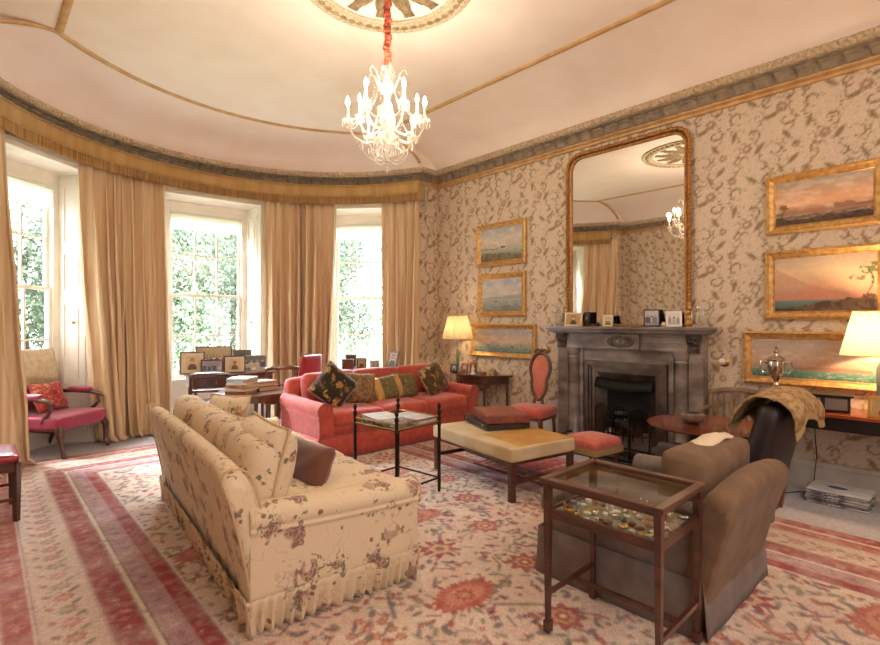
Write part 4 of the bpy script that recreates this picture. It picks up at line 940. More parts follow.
def throw():
    pr = [(.14, .80), (.10, .88), (.04, .955), (-.02, .995), (-.10, 1.0), (-.17, .985), (-.225, .94), (-.245, .88), (-.24, .84)]
    th = thing('shawl', 'gold-brown fringed shawl draped over the top of the black armchair', 'throw', (3.74, 1.02, Z0), math.radians(-3))
    def f(u, v):
        a = v*8; k = min(7, int(a)); t = a-k; y = pr[k][0]*(1-t)+pr[k+1][0]*t; z = pr[k][1]*(1-t)+pr[k+1][1]*t
        return (-.03+.60*u, y+.01*math.sin(u*13+v*3), z-.01-.035*abs(2*u-1)**2.2+.01*math.sin(u*21+v*5)-(.03*math.sin(u*7+1) if v in (0, 1) else 0))
    MB().grid(f, 40, 24).obj('cloth', M_THROW, th, solid=.012)
    fr_ = MB(); rg = random.Random(2)
    for v in (0, 1):
        pv = [f(i/139, v) for i in range(140)]; fr_ = MB(); w0 = [(x+rg.uniform(-.004, .004), y+(-.006 if v else .006), z-.05+rg.uniform(-.008, .008)) for x, y, z in pv]
        fr_.add(pv+w0, [(i, i+1, 140+i+1, 140+i) for i in range(139)]); fr_.obj('fringe', M_FRINGEC, th, solid=.004, smooth=False)
throw()
# ================================================================ glass display table
dt = thing('display_table', 'mahogany glass-topped display table full of trinkets in the right foreground', 'display table', (2.175, 1.125, Z0), math.radians(1)); dt.scale = (1, .9, 1)
W_, L_ = .44, .60
for x in (-1, 1):
    for y in (-1, 1): MB().add([(x*.205-.017, y*.285-.017, .70), (x*.205+.017, y*.285-.017, .70), (x*.205+.017, y*.285+.017, .70), (x*.205-.017, y*.285+.017, .70), (x*.205-.011, y*.285-.011, .05), (x*.205+.011, y*.285-.011, .05), (x*.205+.011, y*.285+.011, .05), (x*.205-.011, y*.285+.011, .05)], [(0, 1, 2, 3), (7, 6, 5, 4), (0, 4, 5, 1), (1, 5, 6, 2), (2, 6, 7, 3), (3, 7, 4, 0)]).cbox((x*.205, y*.285, .03), (.034, .034, .05)).cbox((x*.205, y*.285, .003), (.022, .022, .006)).obj('leg', M_OAK, dt, smooth=False)
def frame_rect(mb, w_, l_, z0, z1, t): mb.box(-w_/2, w_/2, -l_/2, -l_/2+t, z0, z1).box(-w_/2, w_/2, l_/2-t, l_/2, z0, z1).box(-w_/2, -w_/2+t, -l_/2+t, l_/2-t, z0, z1).box(w_/2-t, w_/2, -l_/2+t, l_/2-t, z0, z1); return mb
frame_rect(MB(), .475, .635, .695, .718, .045).obj('top_frame', M_OAK, dt, smooth=False, bevel=.005)
b = frame_rect(MB(), .43, .59, .535, .575, .02); frame_rect(b, .43, .59, .675, .695, .02); b.obj('case_frame', M_OAK, dt, smooth=False)
M_BAIZE = mat('pale_velvet_lining', '#8f8473', .9); MB().box(-.2, .2, -.28, .28, .55, .56).obj('case_floor', M_BAIZE, dt, smooth=False)
M_GLASS = thin_glass('case_glass', (.93, .95, .93)); MB().box(-.195, .195, -.275, .275, .706, .709).obj('glass_top', M_GLASS, dt, smooth=False)
gs = MB().box(-.214, -.211, -.26, .26, .575, .675).box(.211, .214, -.26, .26, .575, .675).box(-.18, .18, -.294, -.291, .575, .675).box(-.18, .18, .291, .294, .575, .675); gs.obj('glass_side', M_GLASS, dt, smooth=False)
st = MB().box(-.2, .2, -.293, -.275, .17, .19).box(-.2, .2, .275, .293, .17, .19).box(-.01, .01, -.28, .28, .171, .189); st.obj('stretcher', M_OAK, dt, smooth=False)
MB().lathe([(.006, 0), (.006, .004)], 8, M=T(-.228, -.0, .60, ry=-PI/2)).obj('keyhole', M_BRASS, dt)
# trinkets: real small things on the case floor
rg = random.Random(5); TM = [mat('trinket_gold', '#c09a52', .3, .8), mat('trinket_silver', '#c4bdb2', .25, .9), mat('trinket_ivory', '#d9ccb4', .5), mat('trinket_brown', '#6b4630', .4), mat('trinket_red', '#8d4a3c', .4), mat('trinket_blue', '#6b6f74', .4)]
TN = ['gold', 'silver', 'ivory', 'brown', 'russet', 'grey']; kinds = ['trinket_box', 'brooch', 'seal', 'shell', 'medal']; spots = []
k = 0
while len(spots) < 62 and k < 3000:
    k += 1; x, y = rg.uniform(-.165, .165), rg.uniform(-.25, .25)
    if any((x-a)**2+(y-b_)**2 < .037**2 for a, b_ in spots): continue
    spots.append((x, y))
words_x = ['left long side', 'middle', 'right long side']; words_y = ['camera end', 'camera half', 'centre', 'far half', 'far end']
seen = {}
for i, (x, y) in enumerate(spots):
    mi = rg.choice((0, 0, 0, 1, 1, 2, 2, 3, 3, 4, 5)); kd = rg.choice(kinds); mb = MB(); r = rg.uniform(.012, .021)
    if kd == 'trinket_box': mb.lathe([(r, 0), (r, r*.7), (r*1.06, r*.72), (r*1.06, r*.9), (r*.7, r*1.1), (.003, r*1.3)], 14)
    elif kd == 'brooch': mb.lathe([(r, 0), (r, .003), (r*.7, .007), (r*.3, .008), (.002, .010)], 14, sy=1.4)
    elif kd == 'seal': mb.lathe([(r*.6, 0), (r*.6, .006), (r*.25, .012), (r*.3, .025), (r*.45, .032), (r*.3, .042), (.002, .045)], 12)
    elif kd == 'shell': mb.grid(lambda u, v: ((.2+v)*r*math.cos(PI*u)*(1+.07*math.cos(u*40)), (.2+v)*r*math.sin(PI*u)*1.1, .004+.010*math.sin(v*PI)+.0015*math.cos(u*40)), 30, 5)
    else: mb.lathe([(r*.9, 0), (r*.9, .003), (r*.75, .004), (r*.5, .006), (.002, .006)], 16).tube([(r*1.0+.004*math.cos(a), .004*math.sin(a), .003) for a in np.linspace(0, 6.28, 8, endpoint=False)], .0012, 4, True)
    o = mb.obj(kd, TM[mi], solid=.001 if kd == 'shell' else 0); v = T(2.175, 1.125, Z0, rz=math.radians(1)) @ Vector((x, y*.9, .5605))
    ix = 0 if x < -.055 else 1 if x < .055 else 2; iy = min(4, int((y+.25)/.1))
    lab = '%s %s in the glass display table, %s, %s' % (TN[mi], kd.replace('_', ' '), words_x[ix], words_y[iy]); seen[lab] = seen.get(lab, 0)+1
    if seen[lab] > 1: lab = lab.replace(TN[mi]+' ', ('second ', 'third ', 'fourth ', 'fifth ')[seen[lab]-2]+TN[mi]+' ', 1)
    tag(o, lab, 'trinket', 'trinkets in the display table', tuple(v), rg.uniform(0, 6))
# ================================================================ fireplace (front faces -x). local frame: x' = along -Y (to the right as seen), y' = out from wall
M_MARB = mat('grey_brown_marble', '#625750', .28, col2='#958a82', scale=3.5, detail=8, stretch=(1, 1, 2.2), coat=.3, bump=.05, bscale=30)
M_MARBD = mat('dark_carved_marble', '#3e3531', .35, col2='#6a5e56', scale=12, detail=6, bump=.3, bscale=60)
M_STEEL = mat('worn_steel', '#5f564e', .35, .85, col2='#7d736a', scale=6)
M_SOOT = mat('sooty_brick', '#0d0b0a', .95, col2='#1c1714', scale=20, bump=.3)
FC = 2.72
fp = thing('fireplace', 'grey-brown marble fireplace with columns and carved oval tablet under the gilt mirror', 'fireplace', (XW, FC, 0), PI/2)
# after +90 rotation: local x -> +Y (left in the picture), local y -> -X (into the room)
def bx_(mb, x0, x1, y0, y1, z0, z1): return mb.box(x0, x1, y0, y1, z0, z1)
MB().box(-.93, .93, .002, .27, 1.37, 1.405).box(-.90, .90, .002, .24, 1.34, 1.372).box(-.87, .87, .002, .21, 1.325, 1.342).obj('mantel_shelf', M_MARB, fp, smooth=False, bevel=.006)
fz = MB().box(-.84, .84, .002, .15, 1.15, 1.33)
for z0, z1, d in ((1.30, 1.325, .165), (1.265, 1.275, .158), (1.235, 1.245, .158), (1.205, 1.215, .158), (1.15, 1.175, .165)): fz.box(-.70, -.215, .14, d, z0, z1).box(.215, .70, .14, d, z0, z1)
fz.obj('frieze', M_MARB, fp, smooth=False, bevel=.003)
MB().box(-.21, .21, .14, .185, 1.155, 1.325).obj('tablet', M_MARB, fp, smooth=False, bevel=.006)
ov = MB(); n_ = 48
for a_, b_, r_ in ((.15, .062, .009), (.125, .048, .005), (.07, .028, .006)): ov.tube([(a_*math.cos(t), .187, 1.24+b_*math.sin(t)) for t in np.linspace(0, 2*PI, n_, endpoint=False)], r_, 6, True)
for k in range(12): a = k*PI/6; ov.ball((.10*math.cos(a), .19, 1.24+.038*math.sin(a)), .012, 8)
ov.ball((0, .19, 1.24), .016, 10); ov.obj('oval_carving', M_MARBD, fp)
for s in (1, -1):
    j = MB().box(s*.48 if s > 0 else -.84, .84 if s > 0 else -.48, .002, .10, 0, 1.15); j.box(min(s*.70, s*.84), max(s*.70, s*.84), .10, .13, 0, 1.15); j.box(min(s*.50, s*.55), max(s*.50, s*.55), .10, .12, 0, 1.15); j.obj('jamb', M_MARB, fp, smooth=False, bevel=.004)
    MB().lathe([(.095, .0), (.095, .07), (.075, .09), (.085, .11), (.07, .13), (.068, .5), (.063, 1.02), (.07, 1.04), (.06, 1.06), (.085, 1.11), (.09, 1.15)], 20, (s*.625, .11, 0)).obj('column', M_MARB, fp)
    cb = MB().prism([(.0, 1.15), (.17, 1.15), (.185, 1.18), (.165, 1.21), (.19, 1.24), (.215, 1.30), (.225, 1.325), (0, 1.325)], s*.76-.055, s*.76+.055, 'x')
    for k in range(5): cb.ball((s*.76+(.03 if k % 2 else -.03), .185+.006*k, 1.18+.03*k), .016, 8)
    cb.tube([(s*.76+.03*math.cos(t)*(1-t/9), .215, 1.27+.03*math.sin(t)*(1-t/9)) for t in np.linspace(0, 7, 24)], .008, 6)
    cb.obj('corbel', M_MARBD, fp)
lt = MB().box(-.48, .48, .002, .10, 1.01, 1.15); lt.obj('lintel', M_MARB, fp, smooth=False)
sl = MB()
for o, w_, d in ((.48, .05, .13), (.43, .03, .115), (.40, .05, .10)):
    z = 1.01-(.48-o)
    for s in (1, -1): sl.box(min(s*o, s*(o-w_)), max(s*o, s*(o-w_)), .05, d, 0, z)
    sl.box(-(o-w_), o-w_, .05, d, z-w_, z)
sl.obj('inner_slip', M_STEEL, fp, smooth=False, bevel=.003)
# register grate: splayed cheeks, hood, firebox
gr = MB()
for s in (1, -1): gr.add([(s*.35, .09, 0), (s*.25, .012, 0), (s*.25, .012, .74), (s*.35, .09, .88)], [(0, 1, 2, 3) if s < 0 else (3, 2, 1, 0)])
gr.add([(-.35, .09, .88), (.35, .09, .88), (.30, .02, .74), (-.30, .02, .74)], [(0, 1, 2, 3)]); gr.obj('register_plate', M_STEEL, fp, smooth=False, solid=.008)
MB().box(-.25, .25, .004, .010, 0, .74).obj('firebox', M_SOOT, fp, smooth=False)
hd = MB().grid(lambda u, v: (-.33+.66*u, .10+.05*math.sin(v*PI/2)+.012*(1-abs(2*u-1))-.0, .80-.10*v+.025*(2*u-1)**2), 20, 5); hd.tube([(-.33, .15, .725), (-.15, .16, .70), (.15, .16, .70), (.33, .15, .725)], .008, 6)
hd.obj('canopy', M_IRON, fp, solid=.008)
fg = MB()
for z in (.20, .27, .34, .41): fg.tube([(-.24, .03, z), (-.18, .10, z), (0, .125, z), (.18, .10, z), (.24, .03, z)], .008, 6)
for x in (-.2, -.1, 0, .1, .2): fg.tube([(x, .12-abs(x)*.2, .14), (x, .12-abs(x)*.2, .46)], .006, 6)
fg.obj('fire_basket', M_IRON, fp)
MB().box(-.95, .95, .05, .55, 0, .02).obj('hearth_slab', mat('slate_hearth', '#3c3837', .4, col2='#4a4543', scale=8), fp, smooth=False)
def F(x, y, z): return (XW-y, FC+x, z)
# coals / logs
M_LOG = mat('split_log', '#6b4c33', .9, col2='#3a2a1f', scale=14, bump=.4); rg = random.Random(4)
for i, (x, z, lab) in enumerate([(-.10, .235, 'lower left split log in the fire basket'), (.06, .235, 'lower right split log in the fire basket'), (-.02, .30, 'top log on the pile in the fire basket')]):
    mb = MB().tube([(-.07, 0, 0), (.07, .0, .004)], [.034, .03], 7); tag(mb.obj('log', M_LOG, ang=30), lab, 'log', 'logs in the grate', F(x, .062, z), rg.uniform(1.3, 1.8))
# fender and fireguard
fd = thing('fender', 'low black iron fender bar around the hearth', 'fender', F(0, .46, .02), PI/2)
MB().tube([(-.62, -.30, .14), (-.62, .0, .14), (-.55, .06, .14), (.55, .06, .14), (.62, 0, .14), (.62, -.30, .14)], .011, 8).tube([(-.62, -.30, .012), (-.62, .0, .012), (-.55, .06, .012), (.55, .06, .012), (.62, 0, .012), (.62, -.30, .012)], .012, 8).obj('rail', M_GUN, fd)
fb = MB()
for k in range(24): x = -.55+1.1*k/23; fb.tube([(x, .06, .01), (x, .06, .14)], .003, 5)
fb.obj('bars', M_GUN, fd)
gd = thing('fireguard', 'folding black fireguard with arched mesh panels before the grate', 'fireguard', F(-.10, .36, .02), PI/2)
M_MESH = thin_glass('fine_wire_mesh', (.72, .70, .68))
for i, (x, rz) in enumerate(((-.21, .35), (.0, 0), (.21, -.35))):
    M = T(x, .0+(.03 if i != 1 else 0), 0, rz=rz); f = MB(); P = [(-.10, 0, .01), (-.10, 0, .46)]+[(-.10*math.cos(a), 0, .46+.09*math.sin(a)) for a in np.linspace(.2, PI-.2, 9)]+[(.10, 0, .46), (.10, 0, .01)]
    f.tube(P, .008, 8, M=M); f.tube([(-.1, 0, .06), (.1, 0, .06)], .005, 6, M=M); po = f.obj('guard_frame', M_IRON, gd)
    g = MB().prism([(p[0], p[2]) for p in P], -.001, .001, 'y', M=M)
    for k in range(7): g.tube([(-.085+k*.028, 0, .02), (-.085+k*.028, 0, .47)], .0015, 4, M=M)
    g.obj('mesh_panel', M_MESH, po, smooth=False)
# bell levers either side
for y, z, lab in ((3.80, 1.10, 'white china bell lever on the wall left of the fireplace'), (1.73, 1.06, 'white china bell lever on the wall right of the fireplace')):
    b = thing('bell_lever', lab, 'bell lever', (XW, y, z), PI/2, 'bell levers')
    MB().lathe([(.045, 0), (.045, .006), (.035, .014), (.01, .018)], 16, M=T(0, 0, 0, rx=-PI/2)).obj('rose_plate', M_BRASS, b)
    MB().tube([(0, .015, 0), (0, .05, .0), (.03, .055, -.04), (.035, .055, -.075)], .006, 6).obj('crank', M_BRASS, b); MB().ball((.0, .062, .01), .034, 12).obj('knob', mat('white_china', '#e6ddd0', .2), b)
# ================================================================ overmantel mirror
M_GILTM = mat('coppery_gilt', '#c08c4e', .4, .5, col2='#99662f', scale=30, bump=.2); mr = thing('overmantel_mirror', 'tall gilt rope-framed mirror with rounded top standing on the mantelpiece', 'mirror', (XW, 2.765, 1.407), PI/2)
HWm, HT, RR = .72, 2.07, .17
def mo(inset=0, n=9):
    w_, h_ = HWm-inset, HT-inset; r = RR-inset*.5
    return [(-w_, .0+(0.03)), (-w_, h_-r)]+[(-w_+r-r*math.cos(a), h_-r+r*math.sin(a)) for a in np.linspace(.1, PI/2, n)]+[(w_-r+r*math.sin(a), h_-r+r*math.cos(a)) for a in np.linspace(0, PI/2-.1, n)]+[(w_, h_-r), (w_, .03)]
pts = mo(); dens = densify([(a, b) for a, b in pts], False, .012)
MB().tube([(p[0], .045, p[1]) for p in dens], [.020+.005*math.sin(i*1.9) for i in range(len(dens))], 8).obj('rope_frame', M_GILTM, mr)
MB().tube([(p[0], .03, p[1]) for p in mo(.04)], .016, 8).tube([(-HWm+.02, .03, .012), (HWm-.02, .03, .012)], .011, 8).obj('inner_frame', M_GILTM, mr)
M_MIR = mat('mirror_glass', '#e6e2dc', .015, 1); MB().prism(mo(.045), .012, .02, 'y').obj('mirror_plate', M_MIR, mr, smooth=False)
MB().prism(mo(.01), .002, .012, 'y').obj('backboard', M_OAK, mr, smooth=False)
for s in (1, -1):
    o = MB(); 
    for (x, z, r) in ((0, .03, .045), (.01, .09, .035), (-.012, .14, .03), (.012, .19, .024), (0, .235, .018), (.03, .06, .022), (-.03, .11, .02)): o.ball((s*(HWm+x), .055, z), r, 8)
    o.tube([(s*(HWm+.05*math.cos(t)*(1-t/8)), .07, .10+.06*math.sin(t)*(1-t/8)) for t in np.linspace(0, 7, 22)], .009, 6); o.obj('scroll_foot', M_GILT, mr)
# ================================================================ pictures
def picture(name, label, y, z, w_, h_, fn, fw=.075, res=.008, group=None, x=XW-.001, depth=.05):
    p = thing(name, label, 'painting', (x, y, z), PI/2, group)      # y,z of the centre
    steps = ((0, .4, .03), (.25, .75, depth), (.62, 1.0, .028))
    f = MB()
    def ring(o0, o1, d0, d1):
        A = [(w_/2-o0, h_/2-o0), (-(w_/2-o0), h_/2-o0), (-(w_/2-o0), -(h_/2-o0)), (w_/2-o0, -(h_/2-o0))]; B = [(w_/2-o1, h_/2-o1), (-(w_/2-o1), h_/2-o1), (-(w_/2-o1), -(h_/2-o1)), (w_/2-o1, -(h_/2-o1))]
        v = [(a[0], d0, a[1]) for a in A]+[(b[0], d1, b[1]) for b in B]; f.add(v, [(i, (i+1) % 4, 4+(i+1) % 4, 4+i) for i in range(4)])
    ring(0, 0, 0, depth*.8); ring(0, fw*.25, depth*.8, depth); ring(fw*.25, fw*.4, depth, depth*.7); ring(fw*.4, fw*.8, depth*.7, depth*.35); ring(fw*.8, fw*.85, depth*.35, depth*.45); ring(fw*.85, fw, depth*.45, depth*.2)
    f.obj('gilt_frame', M_GILT, p, smooth=False)
    cw, ch = w_-2*fw+.004, h_-2*fw+.004; nu, nv = int(cw/res), int(ch/res); U, V = np.meshgrid(np.linspace(0, 1, nu), np.linspace(0, 1, nv))
    pos = np.zeros((nv, nu, 3)); pos[..., 0] = (.5-U)*cw; pos[..., 1] = depth*.25; pos[..., 2] = (V-.5)*ch
    design_grid('canvas', pos[:, ::-1], nu, nv, fn(U, V, cw/ch)[:, ::-1], M_CANV, p, smooth=False)
    MB().box(-w_/2+.01, w_/2-.01, 0, depth*.15, -h_/2+.01, h_/2-.01).obj('backing', M_OAK, p, smooth=False); return p
M_CANV = attr_mat('oil_canvas', .5, 30, .06, .05, spec=.4)
def grad(V, stops):
    out = np.zeros(V.shape+(3,)); zs = [s[0] for s in stops]; cs = np.array([L3(s[1]) for s in stops])
    for k in range(3): out[..., k] = np.interp(V, zs, cs[:, k])
    return out
def boats(img, U, V, asp, L_, col='#3a3230', sail='#d8c8a8'):
    for (x, y, s, hh) in L_:
        dx = (U-x)*asp; dy = V-y
        img = mixc(img, L3(col), ((np.abs(dx) < s*(1-.3*np.clip(-dy/.03, 0, 1))) & (dy < .02) & (dy > -.025))*.9)
        img = mixc(img, L3(col), ((np.abs(dx) < .006) & (dy > 0) & (dy < hh))*.8)
        img = mixc(img, L3(sail), ((dy > .03) & (dy < hh*.9) & (dx > .01) & (dx < (hh-dy)*.5))*.75)
        img = mixc(img, L3(sail), ((dy > .05) & (dy < hh*.75) & (dx < -.01) & (dx > -(hh-dy)*.3))*.65)
    return img
def hills(img, U, V, base, amp, sc, seed, col, a=.8, x0=-1, x1=2):
    h_ = base+amp*(fbm(U, U*0+seed, sc, seed)-.35); m = (V < h_) & (V > base-.04) & (U > x0) & (U < x1); return mixc(img, L3(col), m*a)
def sea(stops, hz, hill=None, bl=(), seed=1, fore=None):
    def f(U, V, asp):
        img = grad(V, stops); n = fbm(U*asp, V*2, 6, seed); img *= (.9+.2*n)[..., None]
        w_ = fbm(U*asp*2, V*14, 5, seed+3); img = mixc(img, L3('#e8dcc4'), ((V < hz) & (w_ > .62))*.25)
        cl = fbm(U*asp*1.3, V*3, 3, seed+7); img = mixc(img, L3('#efe0c8'), np.clip((cl-.5)*4, 0, 1)*(V > hz)*.35)
        if hill: 
            for h_ in hill: img = hills(img, U, V, *h_)
        if fore: 
            n2 = fbm(U*asp, V, 14, seed+5); h_ = fore[0]+fore[1]*fbm(U*asp, V*0, 3, seed+6); img = mixc(img, L3(fore[2]), (V < h_)*.85); img = mixc(img, L3(fore[3]), ((V < h_) & (n2 > .55))*.7)
        return boats(img, U, V, asp, bl)
    return f
def tree_on(f, x, top, r, col='#5d5a30', trunk='#4a3a2a'):
    def g(U, V, asp):
        img = f(U, V, asp); dx = (U-x)*asp; n = fbm(U*asp, V, 16, 21)
        img = mixc(img, L3(trunk), ((np.abs(dx+.05*np.sin(V*9)) < .012) & (V < top) & (V > .1))*.9)
        q = np.sqrt(dx**2+((V-top)*1.5)**2); img = mixc(img, L3(col), ((q < r*(.55+.9*n)) & (n > .42))*.85)
        q = np.sqrt((dx+r*.9)**2+((V-top+.16)*2)**2); return mixc(img, L3(col), ((q < r*.7*(.5+n)) & (n > .45))*.8)
    return g
gL = 'seascapes between the lamp and the mirror'; gR = 'seascapes on the right of the fireplace'
picture('seascape_painting', 'small gilt-framed harbour painting with ships, topmost left of the mirror', 4.575, 2.545, .89, .60, sea([(0, '#6f7563'), (.25, '#8b9486'), (.42, '#b9b09a'), (.7, '#c2b9ad'), (1, '#9ea2a8')], .42, [(.40, .16, 3, 2, '#8f7f66', .8, -1, .45)], [(.55, .40, .09, .30), (.30, .36, .05, .16)], 2, (.10, .22, '#7a6a48', '#5a4e36')), group=gL)
picture('seascape_painting', 'gilt-framed grey misty shipping painting, middle one left of the mirror', 4.565, 1.835, .85, .60, sea([(0, '#75796f'), (.3, '#939a94'), (.45, '#bcb7a8'), (.7, '#b7b5b0'), (1, '#a0a2a6')], .4, [(.42, .14, 3, 5, '#97907f', .7)], [(.35, .3, .06, .10)], 5, (.04, .2, '#8a8570', '#6d6a58')), group=gL)
picture('seascape_painting', 'wide gilt-framed sunset sea painting with sailing boats, lowest left of the mirror', 4.555, 1.195, 1.17, .47, sea([(0, '#4d6a62'), (.2, '#6f8578'), (.3, '#a59a84'), (.5, '#c8a888'), (1, '#9aa0a6')], .3, None, [(.25, .30, .07, .22), (.42, .29, .03, .12), (.68, .28, .10, .14), (.82, .3, .02, .1)], 7), group=gL)
p4f = sea([(0, '#5a4634'), (.2, '#7a6048'), (.3, '#a07a5c'), (.45, '#d9a478'), (.7, '#cba180'), (1, '#9d9686')], .2, [(.27, .14, 3, 9, '#a5745a', .8), (.30, .2, 4, 11, '#8a5a48', .8, .62, 2)], [], 9, (.05, .2, '#4f3c2c', '#33291f'))
picture('coastal_painting', 'gilt-framed pink dusk bay painting with a palm and ruins, topmost on the right', .955, 2.52, .83, .53, tree_on(p4f, .1, .42, .09, '#6a5030'), group=gR)
def volcano(U, V, asp):
    img = grad(V, [(0, '#3f5f60'), (.15, '#5d7a76'), (.3, '#b08a72'), (.45, '#e0ac86'), (.75, '#e2c49c'), (1, '#c2ac94')]); m = V < .30+.62*np.clip(1-np.abs(U-.02)/.62, 0, 1)**1.2*.8; img = mixc(img, L3('#b9907a'), (m & (V > .2))*.55)
    img = mixc(img, L3('#d08468'), ((V < .30+.18*np.clip(1-np.abs(U-.42)/.25, 0, 1)) & (V > .22))*.6)
    n = fbm(U*asp, V, 9, 4); h_ = .06+.22*np.clip((U-.15)*1.3, 0, 1)*(.5+n); img = mixc(img, L3('#6a4a34'), (V < h_)*.85); return mixc(img, L3('#3f3022'), ((V < h_) & (n > .52))*.8)
picture('coastal_painting', 'gilt-framed glowing volcano bay painting with a tree, middle one on the right', .945, 1.79, .86, .62, tree_on(volcano, .93, .74, .16, '#5f6a34'), group=gR)
picture('coastal_painting', 'wide gilt-framed green sea painting behind the silver trophy, lowest on the right', .94, 1.125, 1.24, .49, sea([(0, '#3d6a5c'), (.14, '#5a8474'), (.24, '#8a9a88'), (.34, '#c29a80'), (.6, '#c0a894'), (1, '#a89c92')], .24, [(.25, .12, 3, 3, '#a4705a', .8, .3, .8)], [(.12, .24, .05, .1)], 12), group=gR)
# ================================================================ photo frames
M_PHOTO = attr_mat('photograph_print', .35, 40, .05, 0, spec=.5)
def face_photo(bgc, dark, skin):
    def f(U, V, asp):
        img = np.ones(U.shape+(3,))*L3(bgc); img *= (.85+.3*fbm(U, V, 4, 2))[..., None]; dx = (U-.5)*asp
        img = mixc(img, L3(dark), ((dx/.30)**2+((V-.1)/.36)**2 < 1)*.95); img = mixc(img, L3(dark), ((dx/.155)**2+((V-.66)/.20)**2 < 1)*.9); return mixc(img, L3(skin), ((dx/.12)**2+((V-.60)/.17)**2 < 1)*.95)
    return f
def group_photo(bgc, cols, n, rows=1, seed=1):
    def f(U, V, asp):
        img = np.ones(U.shape+(3,))*L3(bgc); img = mixc(img, L3(cols[0]), (V < .22)*.5); rg = random.Random(seed)
        for r in range(rows):
            for i in range(n):
                x = (i+.5+rg.uniform(-.1, .1))/n*asp; y = .55-.22*r+rg.uniform(-.03, .03); w_ = asp/n*.38; c = rg.choice(cols); dx = U*asp-x
                img = mixc(img, L3(c), ((np.abs(dx) < w_) & (V < y) & (V > y-.38))*.9); img = mixc(img, L3('#b9957c'), ((dx/(w_*.6))**2+((V-y-.08)/.085)**2 < 1)*.95)
        return img
    return f
def stand_frame(label, loc, rz, w_, h_, fn, mf, fw=.018, lean=14, mount=None, group=None, back=None):
    p = thing('photo_frame', label, 'photo frame', loc, rz, group); M = T(0, 0, 0, rx=math.radians(-lean))       # front faces -y, leans back
    f = MB()
    for (x0, x1, z0, z1) in ((-w_/2, w_/2, 0, fw), (-w_/2, w_/2, h_-fw, h_), (-w_/2, -w_/2+fw, fw, h_-fw), (w_/2-fw, w_/2, fw, h_-fw)): f.box(x0, x1, -.008, .008, z0, z1, M)
    f.obj('frame', mf, p, smooth=False, bevel=.002)
    cw, ch = w_-2*fw, h_-2*fw
    if mount: 
        MB().box(-cw/2, cw/2, -.002, .0, fw, h_-fw, M).obj('mount', mount, p, smooth=False); cw *= .62; ch *= .68
    nu, nv = max(6, int(cw/.005)), max(6, int(ch/.005)); U, V = np.meshgrid(np.linspace(0, 1, nu), np.linspace(0, 1, nv)); pos = np.zeros((nv, nu, 3)); X_ = (U-.5)*cw; Z_ = h_/2+(V-.5)*ch
    for j in range(nv):
        for i in range(nu): q = M @ Vector((X_[j, i], -.004, Z_[j, i])); pos[j, i] = q
    design_grid('photograph', pos, nu, nv, fn(U, V, cw/ch), M_PHOTO, p, smooth=False)
    b = MB().box(-w_/2+.004, w_/2-.004, .002, .007, .004, h_-.004, M); tt = math.sin(math.radians(lean))*h_; b.prism([(.2*tt+.01, h_*.6), (.75*tt+.01, h_*.6), (tt+h_*.30, .001), (tt+h_*.30-.02, .001)], -.012, .012, 'x'); b.obj('easel_back', M_BLACKW, p, smooth=False); return p
M_FSIL = mat('silver_photo_frame', '#b9b1a4', .3, .85); M_FCRM = mat('cream_photo_frame', '#d8c8a8', .5); M_MNT = mat('cream_mount', '#ddcfb4', .8)
SEP = face_photo('#b59468', '#4a3626', '#d6b48c'); DRK = face_photo('#4a4644', '#1f1c1c', '#a89888'); GRP = group_photo('#8e939a', ['#4a4c56', '#b8b4b0', '#6d5f58'], 4, 1, 3)
rzM = -PI/2   # facing -x: local -y -> -X
def on_mantel(x, y): return F(x, y, 1.406)
gM = 'photographs on the mantelpiece'
stand_frame('sepia portrait in a cream frame at the left end of the mantelpiece', on_mantel(.63, .13), rzM+.15, .22, .165, SEP, M_FCRM, .02, 10, group=gM)
stand_frame('dark upright photo frame standing behind the sepia portrait on the mantel', on_mantel(.49, .09), rzM-.5, .12, .17, DRK, M_BLACKW, .015, 12, group=gM)
stand_frame('small portrait in a cream frame near the middle of the mantelpiece', on_mantel(.175, .14), rzM+.25, .11, .13, face_photo('#c4b090', '#6a5240', '#e0c4a0'), M_FCRM, .014, 12, group=gM)
stand_frame('black-framed tilted photograph right of centre on the mantelpiece', on_mantel(-.33, .14), rzM+.5, .16, .19, group_photo('#b6b4b4', ['#3a3c44', '#6c6c74'], 2), M_BLACKW, .013, 16, group=gM)
stand_frame('white-framed tilted photograph at the right of the mantelpiece by the lustre', on_mantel(-.56, .14), rzM+.4, .15, .165, group_photo('#d8d4d0', ['#8c8478', '#a8a4a0'], 3), mat('white_frame', '#e6e0d6', .5), .02, 16, group=gM)
def pot(name, label, loc, prof, m, cat=None, n=16, group=None, parts=()):
    o = MB().lathe(prof, n).obj(name, m); tag(o, label, cat or name.replace('_', ' '), group, loc); return o
pot('candle_jar', 'small amber glass jar beside the sepia portrait on the mantel', on_mantel(.49, .19), [(.022, 0), (.027, .01), (.027, .05), (.024, .055), (.024, .042), (.002, .04)], mat('amber_wax', '#c9a468', .3), 'jar')
pot('ink_pot', 'small squat black pot left of centre on the mantelpiece', on_mantel(.30, .15), [(.02, 0), (.032, .008), (.034, .03), (.022, .036), (.024, .044), (.002, .044)], M_BLACKW, 'pot')
pot('china_pot', 'tiny ivory pot between the black and white frames on the mantel', on_mantel(-.46, .15), [(.015, 0), (.024, .012), (.026, .03), (.014, .04), (.017, .05), (.002, .05)], mat('ivory_china', '#d2bd98', .3), 'pot')
